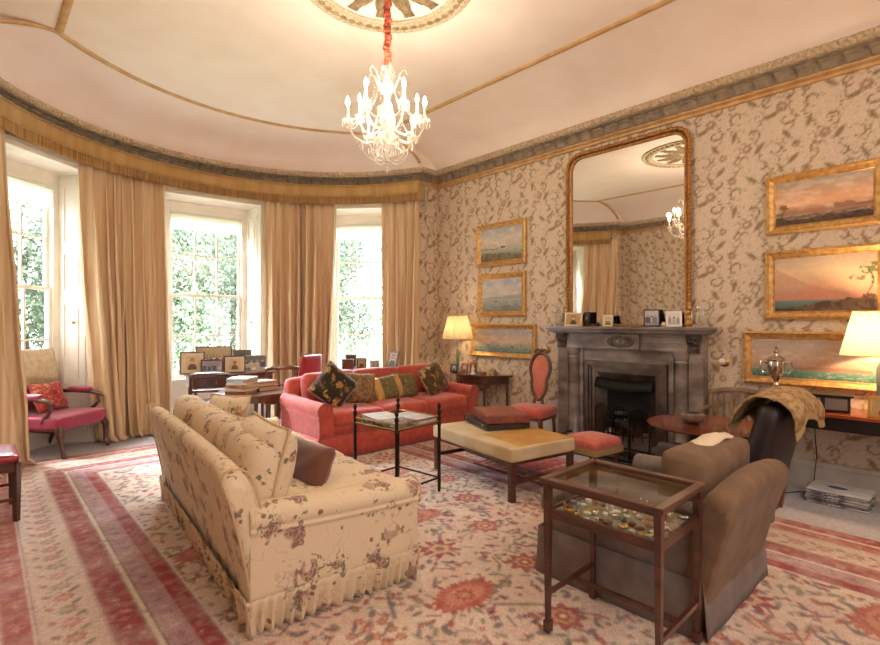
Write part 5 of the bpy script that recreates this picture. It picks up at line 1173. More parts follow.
M_XTAL = bpy.data.materials.new('chandelier_crystal'); M_XTAL.use_nodes = True; nt = M_XTAL.node_tree; nt.nodes.clear(); N = nt.nodes.new; o_ = N('ShaderNodeOutputMaterial'); g1 = N('ShaderNodeBsdfGlossy'); g1.inputs['Roughness'].default_value = .12; g1.inputs[0].default_value = (1, .95, .88, 1); t1 = N('ShaderNodeBsdfTranslucent'); t1.inputs[0].default_value = (1, .95, .87, 1); t2 = N('ShaderNodeBsdfTransparent'); m1 = N('ShaderNodeMixShader'); m1.inputs[0].default_value = .5; m2 = N('ShaderNodeMixShader'); m2.inputs[0].default_value = .42
nt.links.new(g1.outputs[0], m1.inputs[1]); nt.links.new(t1.outputs[0], m1.inputs[2]); nt.links.new(m1.outputs[0], m2.inputs[1]); nt.links.new(t2.outputs[0], m2.inputs[2]); nt.links.new(m2.outputs[0], o_.inputs[0])
M_CRYS = M_XTAL
def lustre(label, loc):
    t = thing('lustre_candlestick', label, 'candlestick', loc, 0, 'cut glass lustres on the mantel')
    MB().lathe([(.05, 0), (.05, .008), (.03, .02), (.014, .035), (.02, .06), (.012, .08), (.016, .12), (.01, .15), (.045, .165), (.055, .175), (.05, .18), (.012, .178)], 16).obj('glass_stem', M_CRYS, t)
    MB().lathe([(.012, .178), (.02, .19), (.016, .21), (.022, .215), (.002, .215)], 12).obj('candle_cup', M_CRYS, t)
    d = MB().add([(-.006, 0, 0), (0, .004, 0), (.006, 0, 0), (0, -.004, 0), (-.004, 0, -.10), (0, .003, -.10), (.004, 0, -.10), (0, -.003, -.10), (0, 0, -.118), (0, 0, .008)], [(0, 1, 5, 4), (1, 2, 6, 5), (2, 3, 7, 6), (3, 0, 4, 7), (4, 5, 8), (5, 6, 8), (6, 7, 8), (7, 4, 8), (1, 0, 9), (2, 1, 9), (3, 2, 9), (0, 3, 9)])
    p0 = None
    for k in range(10):
        a = k*PI/5
        if p0 is None: p0 = d.obj('crystal_drop', M_CRYS, t, smooth=False); o = p0
        else: o = p0.copy(); C.objects.link(o); o.parent = t
        o.location = (.05*math.cos(a), .05*math.sin(a), .162); o.rotation_euler = (0, 0, a)
lustre('cut glass lustre candlestick at the left end of the mantelpiece', on_mantel(.82, .12)); lustre('cut glass lustre candlestick at the right end of the mantelpiece', on_mantel(-.78, .12))
# ================================================================ lamps
def lamp(label, loc, r0, r1, hs, zb, base_prof, mb_, power, group=None, cat='table lamp', mat_shade=None):
    t = thing('table_lamp', label, cat, loc, 0, group); MB().lathe(base_prof, 20).obj('lamp_base', mb_, t)
    n = 96; s = MB(); s.grid(lambda u, v: ((r0+(r1-r0)*v)*(1+.022*math.sin(u*36*2*PI))*math.cos(2*PI*u), (r0+(r1-r0)*v)*(1+.022*math.sin(u*36*2*PI))*math.sin(2*PI*u), zb+hs*v), 288, 6); s.obj('lamp_shade', mat_shade or M_SHADE, t)
    rg_ = MB()
    for r, z in ((r0*1.015, zb), (r1*1.015, zb+hs)): rg_.tube([(r*math.cos(a), r*math.sin(a), z) for a in np.linspace(0, 2*PI, 48, endpoint=False)], .004, 6, True)
    rg_.tube([(0, 0, zb+hs-.02), (r1, 0, zb+hs-.01)], .002, 4).tube([(0, 0, zb+hs-.02), (-r1, 0, zb+hs-.01)], .002, 4).tube([(0, 0, base_prof[-1][1]-.01), (0, 0, zb+hs-.02)], .003, 5); rg_.obj('shade_trim', M_SHADET, t)
    bl = MB().ball((0, 0, zb+hs*.45), .028, 12); bl.obj('bulb', M_BULB, t)
    l = light('POINT', 'lamp_glow', (0, 0, zb+hs*.45), power, (1, .66, .36), .05); l.parent = t; return t
M_SHADE = bpy.data.materials.new('pleated_silk_shade'); M_SHADE.use_nodes = True; nt = M_SHADE.node_tree; nt.nodes.clear(); _o = nt.nodes.new('ShaderNodeOutputMaterial'); a_ = nt.nodes.new('ShaderNodeBsdfDiffuse'); a_.inputs[0].default_value = (.50, .44, .31, 1); b_ = nt.nodes.new('ShaderNodeBsdfTranslucent'); b_.inputs[0].default_value = (.42, .35, .22, 1); m_ = nt.nodes.new('ShaderNodeMixShader'); m_.inputs[0].default_value = .6; nt.links.new(a_.outputs[0], m_.inputs[1]); nt.links.new(b_.outputs[0], m_.inputs[2]); nt.links.new(m_.outputs[0], _o.inputs[0])
M_SHADET = mat('shade_binding', '#d8bd88', .7); M_BULB = mat('lit_bulb', '#ffe6c0', .5, emit=12, emitc='#ffdba8')
# ================================================================ demilune side table, left of the fireplace
dm = thing('demilune_table', 'dark half-round side table against the wall by the red sofa arm', 'side table', (5.385, 4.87, .0), 0)
hc = lambda r0, r1, n=24: [(-r0*math.sin(a)*.9, r1*math.cos(a)) for a in np.linspace(0, PI, n)]
MB().prism(hc(.42, .53), .71, .735).obj('table_top', M_OAK, dm, smooth=False, bevel=.005); MB().prism(hc(.38, .46), .61, .712).obj('apron', M_OAK, dm, smooth=False)
for (x, y) in ((-.02, .44), (-.02, -.44), (-.27, .25), (-.27, -.25)): MB().tube([(x, y, .62), (x, y, 0)], [.022, .013], 4).obj('leg', M_OAK, dm, smooth=False)
TZ = .7355
lamp('lit table lamp with pleated cream shade on the half-round table by the corner', (5.15, 5.17, TZ), .22, .14, .33, .48, [(.06, 0), (.06, .02), (.035, .035), (.02, .06), (.022, .12), (.028, .2), (.022, .3), (.012, .33), (.012, .49)], mat('green_glass_column', '#7d8664', .15, coat=.5), 9, 'lit table lamps')
gS = 'ornaments on the half-round table'
stand_frame('small black photo frame at the left of the half-round table in front of the lamp', (5.04, 5.14, TZ), rzM+.2, .12, .13, face_photo('#8a7a68', '#2a2422', '#d6c0a0'), M_BLACKW, .025, 10, group=gS)
stand_frame('red-brown photo frame under the lamp on the half-round table', (5.08, 4.97, TZ), rzM+.1, .11, .14, SEP, mat('red_frame', '#8a3a2c', .4), .02, 10, group=gS)
pot('tea_caddy', 'small gold-topped caddy behind the red-brown frame on the half-round table', (5.24, 4.94, TZ), [(.05, 0), (.055, .06), (.055, .13), (.045, .15), (.03, .155), (.012, .18), (.002, .185)], mat('gold_lacquer', '#b08a4a', .35, .4, col2='#7a4a2c', scale=20), 'caddy', 8)
pot('china_figurine', 'white china figurine in the middle of the half-round table', (5.08, 4.80, TZ), [(.04, 0), (.035, .02), (.018, .04), (.03, .07), (.022, .09), (.012, .10), (.018, .12), (.002, .135)], mat('white_porcelain', '#ddd2c4', .2), 'figurine', 12)
pot('pink_bowl', 'little pink bowl beside the white figurine on the half-round table', (5.16, 4.68, TZ), [(.02, 0), (.045, .02), (.05, .04), (.046, .04), (.02, .012), (.002, .01)], mat('pink_china', '#b97a6c', .3), 'bowl')
sb_ = thing('shell_box', 'low triangular shell-shaped box at the right of the half-round table', 'box', (5.17, 4.52, TZ), .3)
MB().prism([(-.09, 0), (.09, 0), (.07, .03), (0, .085), (-.07, .03)], -.045, .045, 'y').obj('box_body', mat('gold_shell', '#b59a64', .4, col2='#7a603a', scale=30), sb_, smooth=False, bevel=.004)
MB().tube([(-.041, 0, .03), (0, 0, .078), (.041, 0, .03)], .004, 6).obj('ridge', M_BRASS, sb_)
# ================================================================ victorian side chair left of the fireplace
vc = thing('balloon_back_chair', 'carved mahogany side chair with rose upholstered balloon back beside the fireplace', 'chair', (4.79, 3.60, .0), math.radians(-80))
# local -y = front ; back at +y
def balloon(k=1.0, n=28):
    P = []
    for t in np.linspace(0, 2*PI, n, endpoint=False):
        y = math.sin(t); x = math.cos(t); w_ = .128*(1+.28*y)*(1-.22*math.exp(-((y+.15)/.3)**2)); P.append((x*w_*k, .0+.28*y*k))
    return P
MM = T(0, .24, .80, rx=math.radians(-8))
MB().tube([(x, 0, z) for x, z in balloon(1.0, 40)], .022, 8, True, M=MM).ball((0, 0, .31), .03, 10, M=MM).tube([(-.09, 0, .29), (-.04, -.01, .325), (0, -.01, .31), (.04, -.01, .325), (.09, 0, .29)], .016, 8, M=MM).tube([(-.05, 0, -.27), (-.06, 0, -.42)], .018, 6, M=MM).tube([(.05, 0, -.27), (.06, 0, -.42)], .018, 6, M=MM).obj('back_frame', M_WAL, vc)
pm = MB(); P = balloon(.88, 28); rings = [(1.0, 0), (.8, .025), (.45, .038), (.02, .042)]
for sgn in (1,): 
    vs = [(x*k, -d, z*k) for k, d in rings for x, z in P]; n_ = 28; pm.add(vs, [(r*n_+i, r*n_+(i+1) % n_, (r+1)*n_+(i+1) % n_, (r+1)*n_+i) for r in range(3) for i in range(n_)]+[tuple(3*n_+i for i in range(n_)), tuple(range(n_))[::-1]], MM)
pm.obj('back_pad', mat('salmon_velvet', '#bb6650', .7, col2='#c9775e', scale=12, sheen=.4), vc)
MB().soft((0, 0, .42), (.50, .46, .10), .04, .025, n=8).obj('seat', M_REDSEAT, vc)
MB().box(-.23, .23, -.21, .21, .34, .375).obj('seat_rail', M_WAL, vc, smooth=False, bevel=.01)
for x in (-1, 1):
    MB().tube([(x*.21, -.19, .36), (x*.235, -.22, .27), (x*.215, -.20, .12), (x*.225, -.235, .02)], [.03, .026, .015, .02], 8).obj('leg', M_WAL, vc)
    MB().tube([(x*.19, .20, .40), (x*.18, .27, 0.01)], [.022, .016], 8).obj('leg', M_WAL, vc)
# footstool
fs_ = thing('footstool', 'square salmon fringed footstool between the ottoman bench and the fireguard', 'footstool', (4.16, 2.43, .026), math.radians(-8)); fs_.scale = (.88, .88, .98)
MB().soft((0, 0, .345), (.44, .42, .10), .045, .03, n=8).obj('cushion', mat('salmon_damask', '#b7564a', .7, col2='#c46a58', scale=14, sheen=.3), fs_)
fr_ = MB(); cs_ = [(-.22, -.21), (.22, -.21), (.22, .21), (-.22, .21), (-.22, -.21)]
dd = densify(cs_, False, .008); n_ = len(dd); vs = [(x*(1+.02*(i % 2)), y*(1+.02*(i % 2)), z) for z in (.32, .265) for i, (x, y) in enumerate(dd)]; fr_.add(vs, [(i, i+1, n_+i+1, n_+i) for i in range(n_-1)]); fr_.obj('fringe', M_FRINGEC, fs_, smooth=False, solid=.004)
for x in (-1, 1):
    for y in (-1, 1): MB().lathe([(.008, 0), (.014, .02), (.011, .05), (.016, .12), (.012, .16), (.02, .2), (.018, .30)], 8, (x*.17, y*.16, 0)).obj('leg', M_WAL, fs_)
MB().box(-.19, .19, -.18, .18, .26, .30).obj('seat_frame', M_WAL, fs_, smooth=False)
# round tripod table with bowl
rt = thing('round_table', 'round mahogany tripod table holding a grey bowl by the fireplace', 'side table', (4.45, 1.55, .014), 0); rt.scale = (1, 1, .945)
MB().lathe([(.02, .605), (.44, .61), (.46, .618), (.465, .63), (.45, .632), (.43, .625), (.002, .625)], 48).obj('table_top', mat('red_mahogany_top', '#6b3322', .22, col2='#84452d', scale=5, coat=.5), rt)
MB().lathe([(.03, .22), (.045, .25), (.05, .30), (.03, .36), (.02, .48), (.03, .55), (.045, .606)], 16).obj('pedestal', M_OAK, rt)
for k in range(3): a = k*2*PI/3+.3; MB().tube([(.02*math.cos(a), .02*math.sin(a), .27), (.12*math.cos(a), .12*math.sin(a), .24), (.24*math.cos(a), .24*math.sin(a), .10), (.33*math.cos(a), .33*math.sin(a), .02)], [.028, .024, .018, .022], 8).obj('leg', M_OAK, rt)
pot('stone_bowl', 'squat grey-brown stone bowl on the round mahogany table', (4.43, 1.66, .6065), [(.04, 0), (.075, .015), (.095, .045), (.092, .075), (.07, .09), (.06, .088), (.07, .07), (.05, .03), (.002, .025)], mat('mottled_stone', '#5c4d45', .3, col2='#7d6e66', scale=18), 'bowl', 24)
# carved oak chair against the wall (right of the fireplace)
ok = thing('carved_oak_chair', 'low carved oak chair with slatted back against the wall right of the fireplace', 'chair', (5.08, 1.57, .0), math.radians(-90)); ok.scale = (.88, .88, 1)
M_OAKG = mat('grey_weathered_oak', '#6e5642', .6, col2='#8f7963', scale=8, stretch=(1, 1, .2), bump=.25, bscale=30)
f = MB()
for x in (-1, 1): f.tube([(x*.27, .20, 0), (x*.27, .22, .45), (x*.275, .25, .80)], [.028, .026, .022], 8)
f.tube([(-.29, .25, .77), (-.15, .255, .80), (0, .255, .815), (.15, .255, .80), (.29, .25, .77)], .028, 8).tube([(-.27, .225, .47), (.27, .225, .47)], .02, 6); f.obj('back_frame', M_OAKG, ok)
for k in range(7): x = -.21+.07*k; MB().tube([(x, .228, .48), (x, .232, .54), (x, .236, .60), (x, .24, .66), (x, .246, .72), (x, .25, .79)], [.012, .02, .012, .021, .012, .016], 8).obj('spindle', M_OAKG, ok)
MB().box(-.29, .29, -.24, .24, .40, .44).obj('seat', M_OAKG, ok, smooth=False, bevel=.008)
for x in (-1, 1): MB().tube([(x*.26, -.21, .40), (x*.26, -.21, 0)], .025, 8).obj('leg', M_OAKG, ok); MB().tube([(x*.27, .23, .64), (x*.28, -.1, .63), (x*.28, -.21, .61), (x*.27, -.20, .42)], .018, 8).obj('arm', M_OAKG, ok)
# ================================================================ console table on the right wall
ct = thing('console_table', 'long polished mahogany wall table holding lamp, trophy and radio at the right edge', 'console table', (XW-.02, .50, 0), 0)
MB().box(-.48, 0, -.9, .82, .705, .735).obj('table_top', mat('polished_mahogany_top', '#8a3a1e', .18, col2='#a34d2a', scale=3, coat=.6), ct, smooth=False, bevel=.006)
MB().box(-.45, -.01, -.88, .80, .60, .706).obj('frieze', M_BLACKW, ct, smooth=False)
for y in (-.80, .73): MB().tube([(-.04, y, .61), (-.04, y, 0)], [.03, .02], 4).obj('leg', M_BLACKW, ct, smooth=False)
CZ = .7355
lamp('lit table lamp with large pleated cream shade cut by the right edge', (5.13, .53, CZ), .255, .175, .34, .46, [(.09, 0), (.09, .03), (.045, .05), (.03, .08), (.035, .2), (.035, .36), (.02, .40), (.012, .47)], mat('grey_marble_column', '#8d8b7c', .25, coat=.3), 42, 'lit table lamps')
tr = thing('silver_trophy', 'silver lidded cup on a black plinth with white label on the mahogany wall table', 'trophy', (5.16, 1.235, CZ), .2); tr.scale = (1.15, 1.15, 1.25)
MB().cbox((0, 0, .035), (.11, .11, .07)).obj('plinth', M_BLACKW, tr, smooth=False, bevel=.004); MB().box(-.058, -.055, -.015, .015, .02, .045).obj('label_plate', M_PAP, tr, smooth=False)
MB().lathe([(.04, .07), (.042, .08), (.02, .095), (.012, .12), (.02, .14), (.012, .155), (.03, .19), (.052, .23), (.058, .27), (.054, .30), (.062, .305)], 20).obj('cup', M_SILVER, tr)
MB().lathe([(.062, .305), (.064, .312), (.045, .33), (.02, .34), (.012, .355), (.02, .37), (.006, .385), (.014, .395), (.002, .41)], 20).obj('lid', M_SILVER, tr)
for s in (1, -1): MB().tube([(0, s*.05, .22), (0, s*.085, .22), (0, s*.105, .26), (0, s*.095, .30), (0, s*.075, .295), (0, s*.056, .285)], .006, 6).obj('handle', M_SILVER, tr)
rd = thing('radio', 'black and silver box radio on the wall table behind the shawl', 'radio', (5.12, .89, CZ), math.radians(8))
MB().cbox((0, 0, .065), (.20, .34, .12)).obj('case', M_BLACKW, rd, smooth=False, bevel=.008); MB().cbox((0, 0, .13), (.24, .38, .014)).obj('lid', M_GUN, rd, smooth=False, bevel=.004)
MB().box(-.104, -.10, -.15, -.01, .02, .11).obj('speaker_grille', mat('grey_grille', '#7a746c', .5, .5), rd, smooth=False); MB().box(-.104, -.10, .02, .15, .06, .11).obj('dial_panel', M_SILVER, rd, smooth=False)
for k in (.04, .085, .13): MB().lathe([(.012, 0), (.012, .012), (.002, .014)], 12, M=T(-.104, k, .035, ry=-PI/2)).obj('knob', M_SILVER, rd)
stand_frame('gold-edged photo frame beneath the lamp at the far right edge', (4.97, .50, CZ), rzM-.1, .20, .16, SEP, M_GILT2, .022, 10)
# newspapers on the floor
gN = 'newspapers on the floor'
for i in range(6):
    o = MB().soft((0, 0, .009), (.30, .40, .018), .008, 0, n=6).obj('newspaper', M_PAP2 if i < 5 else M_PAP)
    lab = ['lowest newspaper in the floor pile by the skirting', 'second newspaper up in the floor pile by the skirting', 'third newspaper up in the floor pile by the skirting', 'fourth newspaper up in the floor pile', 'newspaper just under the top one in the floor pile', 'top newspaper with blue oval mark in the floor pile under the wall table'][i]
    tag(o, lab, 'newspaper', gN, (5.12+rg.uniform(-.012, .012), .79+rg.uniform(-.012, .012), .0005+i*.019), rg.uniform(-.05, .05))
ovm = MB().lathe([(.05, 0), (.05, .0012), (.001, .0012)], 24, (0.0, .02, .0182), sx=.75, sy=1.3).obj('blue_oval', mat('blue_print', '#4a5470', .6), bpy.data.objects['newspaper.005'], smooth=False)
M_CABLE = mat('black_cable', '#1a1614', .5)
tag(MB().tube([(5.36, 1.0, .58), (5.35, .98, .3), (5.3, .99, .1), (5.25, 1.02, .01), (5.1, 1.12, .008), (4.9, 1.22, .008)], .004, 6).obj('power_cable', M_CABLE), 'black cable trailing from the wall table across the skirting to the floor', 'cable')
# ================================================================ desk in the middle window with photographs
dk = thing('writing_desk', 'dark bow-fronted desk crowded with photographs in front of the middle window', 'desk', (2.61, 6.98, 0), math.radians(-3)); dk.scale = (.88, 1, 1)
dkp = [(-.62, .24), (.62, .24), (.62, -.12)]+[(.62*math.cos(a), -.12-.12*math.sin(a)) for a in np.linspace(.15, PI-.15, 14)]+[(-.62, -.12)]
MB().prism(dkp[::-1], .74, .765).obj('table_top', M_OAK, dk, smooth=False, bevel=.005); MB().prism([(x*.96, y*.93) for x, y in dkp][::-1], .60, .742).obj('apron', M_OAK, dk, smooth=False)
for k, x in enumerate((-.38, 0, .38)):
    d = MB().cbox((x, -.225 if x == 0 else -.20, .67), (.32, .018, .10)).obj('drawer', mat('drawer_veneer_%d' % k, '#4a3440', .3, col2='#5d4048', scale=6), dk, smooth=False); d.rotation_euler = (0, 0, 0)
    for q in (-.08, .08): MB().ball((x+q, -.242 if x == 0 else -.217, .67), .012, 8).obj('knob', M_BRASS, d)
for x in (-.55, .55):
    for y in (-.10, .19): MB().tube([(x, y, .61), (x, y, 0)], [.025, .015], 4).obj('leg', M_OAK, dk, smooth=False)
gD = 'photographs on the window desk'
def D(x, y, z=.7655): v = T(2.61, 6.98, 0, rz=math.radians(-3)) @ Vector((x*.9, y, z)); return (v.x, v.y, v.z)
vr = math.radians(-22)
M_FDK = mat('dark_wood_frame', '#4a2f20', .4); M_FOLV = mat('bronze_frame', '#7a6a4c', .4, .5)
stand_frame('large cream-mounted oval portrait at the left end of the window desk', D(-.53, .10), vr, .30, .30, face_photo('#d6c29a', '#6d4c30', '#e2c8a0'), M_FOLV, .018, 10, M_MNT, gD)
stand_frame('long group photograph at the back of the window desk, tallest of all', D(-.20, .20), vr, .46, .36, group_photo('#c9b893', ['#4a3a2c', '#8a7658', '#e0d0b0'], 11, 2, 4), M_FDK, .014, 8, None, gD)
stand_frame('grey group photograph in a brown frame, front row of the window desk', D(-.30, -.05), vr, .28, .20, group_photo('#8f929c', ['#4a4c58', '#c0bab4', '#6d5f58'], 4, 1, 8), M_WAL, .022, 12, None, gD)
stand_frame('square sepia seated figure in a wide mount, centre front of the window desk', D(.02, -.06), vr, .27, .235, face_photo('#d2bc94', '#6a4228', '#b98a5c'), M_FDK, .014, 12, M_MNT, gD)
stand_frame('dark-backed frame behind the right end of the window desk', D(.22, .17), vr, .24, .30, face_photo('#6d6a5c', '#3a3833', '#9a9080'), M_FOLV, .02, 10, None, gD)
stand_frame('black and white photograph of white-clad figures at the right of the window desk', D(.36, .06), vr, .34, .225, group_photo('#6e6e70', ['#e0dcd4', '#3a3a3e', '#c4c0b8'], 4, 1, 6), M_FSIL, .014, 12, None, gD)
stand_frame('smallest pale photograph low in front of the black and white one', D(.22, -.10), vr, .19, .12, group_photo('#b8b0a4', ['#5a5650', '#e4e0d8'], 3, 1, 2), M_FSIL, .01, 14, None, gD)
# desk chair
kc = thing('desk_chair', 'dark wooden chair with curved crest rail drawn up to the window desk', 'chair', (2.20, 6.60, 0), math.radians(160))
MB().tube([(-.22, .22, .80), (-.12, .25, .82), (.12, .25, .82), (.22, .22, .80)], .03, 8).tube([(-.2, .22, .62), (0, .24, .62), (.2, .22, .62)], .018, 8).obj('back_rail', M_OAK, kc)
for x in (-1, 1): MB().tube([(x*.20, .20, 0), (x*.20, .19, .44), (x*.21, .22, .80)], .018, 8).obj('leg', M_OAK, kc); MB().tube([(x*.2, -.19, 0), (x*.2, -.19, .42)], .018, 8).obj('leg', M_OAK, kc)
MB().soft((0, 0, .445), (.44, .42, .05), .02, .01, n=6).obj('seat', mat('pale_blue_seat', '#a8a4b0', .7), kc)
# octagonal book table
bt = thing('book_table', 'octagonal mahogany table with stacked books between the two sofas', 'side table', (2.42, 5.88, .014), math.radians(12))
oc = lambda r: [(r*math.cos(a+PI/8), r*math.sin(a+PI/8)) for a in np.linspace(0, 2*PI, 8, endpoint=False)]
MB().prism(oc(.42), .60, .622).obj('table_top', M_WAL, bt, smooth=False, bevel=.006); MB().prism(oc(.38), .53, .602).obj('apron', M_WAL, bt, smooth=False); MB().prism(oc(.24), .18, .20).obj('lower_shelf', M_WAL, bt, smooth=False)
for k in range(4): a = k*PI/2+PI/4; MB().tube([(.33*math.cos(a), .33*math.sin(a), .54), (.31*math.cos(a), .31*math.sin(a), .28), (.25*math.cos(a), .25*math.sin(a), .18), (.34*math.cos(a), .34*math.sin(a), .0)], [.028, .022, .022, .018], 8).obj('leg', M_WAL, bt)
M_PAGE = mat('aged_pages', '#b8a486', .8); gB = 'books on the octagonal table'; bz = .6365; cols = [('#7a4632', 'brown'), ('#b89a74', 'tan'), ('#8d5a44', 'rust'), ('#c9b494', 'cream'), ('#8f8d94', 'grey'), ('#d9d2c4', 'white')]; nm = ['lowest', 'second', 'third', 'fourth', 'fifth', 'topmost']
z = bz
for i, (c_, cn) in enumerate(cols):
    hgt = (.035, .03, .04, .025, .03, .02)[i]; flat_book('%s book, %s of the left pile on the octagonal table' % (cn, nm[i]), (2.29+rg.uniform(-.015, .015), 5.82+rg.uniform(-.015, .015), z), .6+rg.uniform(-.15, .15), .30-.008*i, .24, hgt, mat('book_cloth_%s' % cn, c_, .6), M_PAGE, gB); z += hgt+.0005
z = bz
for i, (c_, cn) in enumerate([('#4f2a1f', 'dark brown'), ('#5d3324', 'chestnut'), ('#9c8a74', 'stone')]):
    hgt = (.05, .045, .02)[i]; flat_book('%s book, %s of the right pile on the octagonal table' % (cn, ('lowest', 'middle', 'topmost')[i]), (2.58+rg.uniform(-.01, .01), 5.93+rg.uniform(-.01, .01), z), .3+rg.uniform(-.2, .2), .28, .22, hgt, mat('book_leather_%d' % i, c_, .5), M_PAGE, gB); z += hgt+.0005
# mahogany chair crest and red leather chair behind the sofa
def behind(name, label, loc, rz, m, w_, top, cat='chair'):
    c = thing(name, label, cat, loc, rz); MB().soft((0, 0, 0), (w_, .07, top-.55), .03, .0, n=8, M=T(0, .22, (top+.50)/2, rx=math.radians(-6)), side=.008).obj('backrest', m, c); MB().soft((0, 0, .45), (w_, .46, .09), .03, .02, n=8).obj('seat', m, c)
    for x in (-1, 1):
        for y in (-1, 1): MB().tube([(x*(w_/2-.04), y*.19, .42), (x*(w_/2-.04), y*.2, 0)], .02, 6).obj('leg', M_OAK, c)
behind('red_leather_chair', 'red leather high-backed chair standing behind the left of the red sofa', (3.37, 6.58, 0), math.radians(205), M_LEATH, .44, 1.03)
sc = thing('crest_rail_chair', 'mahogany chair with flat crest rail beside the red leather chair', 'chair', (2.94, 6.24, 0), math.radians(165))
MB().tube([(-.2, .2, .86), (-.1, .23, .88), (.1, .23, .88), (.2, .2, .86)], .028, 8).tube([(-.19, .2, .66), (0, .22, .66), (.19, .2, .66)], .014, 8).obj('back_rail', M_WAL, sc)
for x in (-1, 1): MB().tube([(x*.18, .20, 0), (x*.18, .19, .44), (x*.19, .21, .86)], .016, 8).obj('leg', M_WAL, sc); MB().tube([(x*.18, -.18, 0), (x*.18, -.18, .42)], .016, 8).obj('leg', M_WAL, sc)
MB().soft((0, 0, .44), (.42, .40, .05), .02, .01, n=6).obj('seat', M_WAL, sc)
# table behind the sofa with more frames (under the right-hand window)
wt = thing('window_table', 'wooden side table with boxes and frames under the right-hand window', 'side table', (4.22, 6.02, 0), math.radians(-42))
MB().box(-.42, .42, -.2, .2, .76, .785).obj('table_top', M_WAL, wt, smooth=False, bevel=.005)
MB().box(-.39, .39, -.17, .17, .66, .762).obj('apron', M_WAL, wt, smooth=False)
for x in (-1, 1):
    for y in (-1, 1): MB().tube([(x*.37, y*.15, .67), (x*.37, y*.15, 0)], [.022, .014], 4).obj('leg', M_WAL, wt, smooth=False)
def Wt(x, y, z=.7855): v = T(4.22, 6.02, 0, rz=math.radians(-42)) @ Vector((x, y, z)); return (v.x, v.y, v.z)
gW = 'things on the window table'
wb = thing('wooden_box', 'red-brown wooden box at the left of the table under the right-hand window', 'box', Wt(-.33, .05), math.radians(-38), gW); MB().cbox((0, 0, .06), (.16, .12, .12)).obj('box_body', M_WAL, wb, smooth=False, bevel=.004); MB().cbox((0, 0, .127), (.17, .13, .014)).obj('lid', M_OAK, wb, smooth=False)
stand_frame('silver frame behind the red-brown box under the right-hand window', Wt(-.30, .14), math.radians(-38), .17, .20, DRK, M_FSIL, .018, 8, None, gW)
stand_frame('small brown frame left of centre on the table under the right-hand window', Wt(-.13, .05), math.radians(-38), .14, .15, SEP, M_WAL, .018, 10, None, gW)
stand_frame('small grey frame in the middle of the table under the right-hand window', Wt(.06, .05), math.radians(-30), .15, .12, GRP, M_FSIL, .018, 10, None, gW)
stand_frame('tilted wooden frame at the right of the table under the right-hand window', Wt(.30, .03), math.radians(-80), .20, .26, SEP, M_WAL, .028, 16, None, gW)
# ================================================================ chandelier
ch = thing('chandelier', 'lit crystal chandelier with curved glass arms and swags hanging from the ceiling rose', 'chandelier', (RC[0], RC[1], 0))
M_CORD = mat('red_silk_cord', '#a8402c', .8, col2='#c87050', scale=40, lo=.4, hi=.6)
zc = np.linspace(4.10, 3.47, 70); MB().tube([(.006*math.sin(i*.9), .006*math.cos(i*.9), z) for i, z in enumerate(zc)], [.026+.009*math.sin(i*1.3) for i in range(70)], 8).obj('ruched_cord_cover', M_CORD, ch)
MB().lathe([(.01, 2.70), (.022, 2.715), (.012, 2.735), (.035, 2.76), (.05, 2.80), (.03, 2.84), (.07, 2.87), (.09, 2.90), (.05, 2.94), (.03, 2.98), (.045, 3.03), (.055, 3.08), (.03, 3.14), (.02, 3.2), (.035, 3.26), (.05, 3.30), (.03, 3.35), (.015, 3.40), (.04, 3.43), (.055, 3.445), (.02, 3.47), (.008, 3.48)], 16, (0, 0, 0)).obj('glass_stem', M_XTAL, ch)
def strand(mb, a, b, sag, n, r=.006):
    a, b = Vector(a), Vector(b)
    for i in range(n+1):
        t = i/n; p = a.lerp(b, t); p.z -= sag*4*t*(1-t); mb.lathe([(.0008, -r), (r, 0), (.0008, r)], 5, tuple(p))
    return mb
M_FLAME = mat('lit_flame_bulb', '#fff2d8', .5, emit=40, emitc='#ffd9a0'); NARM = 10
am = MB().tube([(.04, 0, 2.92), (.10, 0, 2.86), (.18, 0, 2.84), (.26, 0, 2.88), (.305, 0, 2.95), (.31, 0, 2.99)], [.011, .011, .010, .009, .008, .008], 8)
A0 = [None]*NARM
for k in range(NARM):
    a = k*2*PI/NARM+.2; hi = k % 2; 
    sc_ = (.78 if hi else 1.0); dz = .10 if hi else 0
    ar = am.obj('glass_arm', M_XTAL, ch); ar.location = (0, 0, 2.95+dz-2.95*1.0) if False else (0, 0, dz); ar.rotation_euler = (0, 0, a); ar.scale = (sc_, 1, 1)
    x = .31
    MB().lathe([(.008, 2.985), (.04, 2.995), (.045, 3.004), (.012, 3.0), (.016, 3.02), (.018, 3.035), (.010, 3.04)], 12, (x, 0, 0)).obj('drip_pan', M_XTAL, ar)
    MB().lathe([(.011, 3.035), (.011, 3.105), (.004, 3.108)], 10, (x, 0, 0)).obj('candle', mat('ivory_candle_%d' % k, '#efe6d4', .5), ar)
    MB().lathe([(.006, 3.106), (.015, 3.125), (.017, 3.14), (.010, 3.165), (.002, 3.185)], 10, (x, 0, 0)).obj('flame_bulb', M_FLAME, ar)
    dr = MB()
    for q in range(8): aa = q*PI/4; dr.lathe([(.0008, -.045), (.006, -.03), (.0035, -.008), (.0008, 0)], 5, (x+.04*math.cos(aa), .04*math.sin(aa), 2.99))
    dr.obj('crystal_drops', M_XTAL, ar)['kind'] = 'stuff'
    if k % 2 == 0: l = light('POINT', 'bulb_glow', (.31*sc_*math.cos(a), .31*sc_*math.sin(a), 3.20+dz), 12, (1, .85, .68), .03); l.parent = ch
sw = MB(); up = MB()
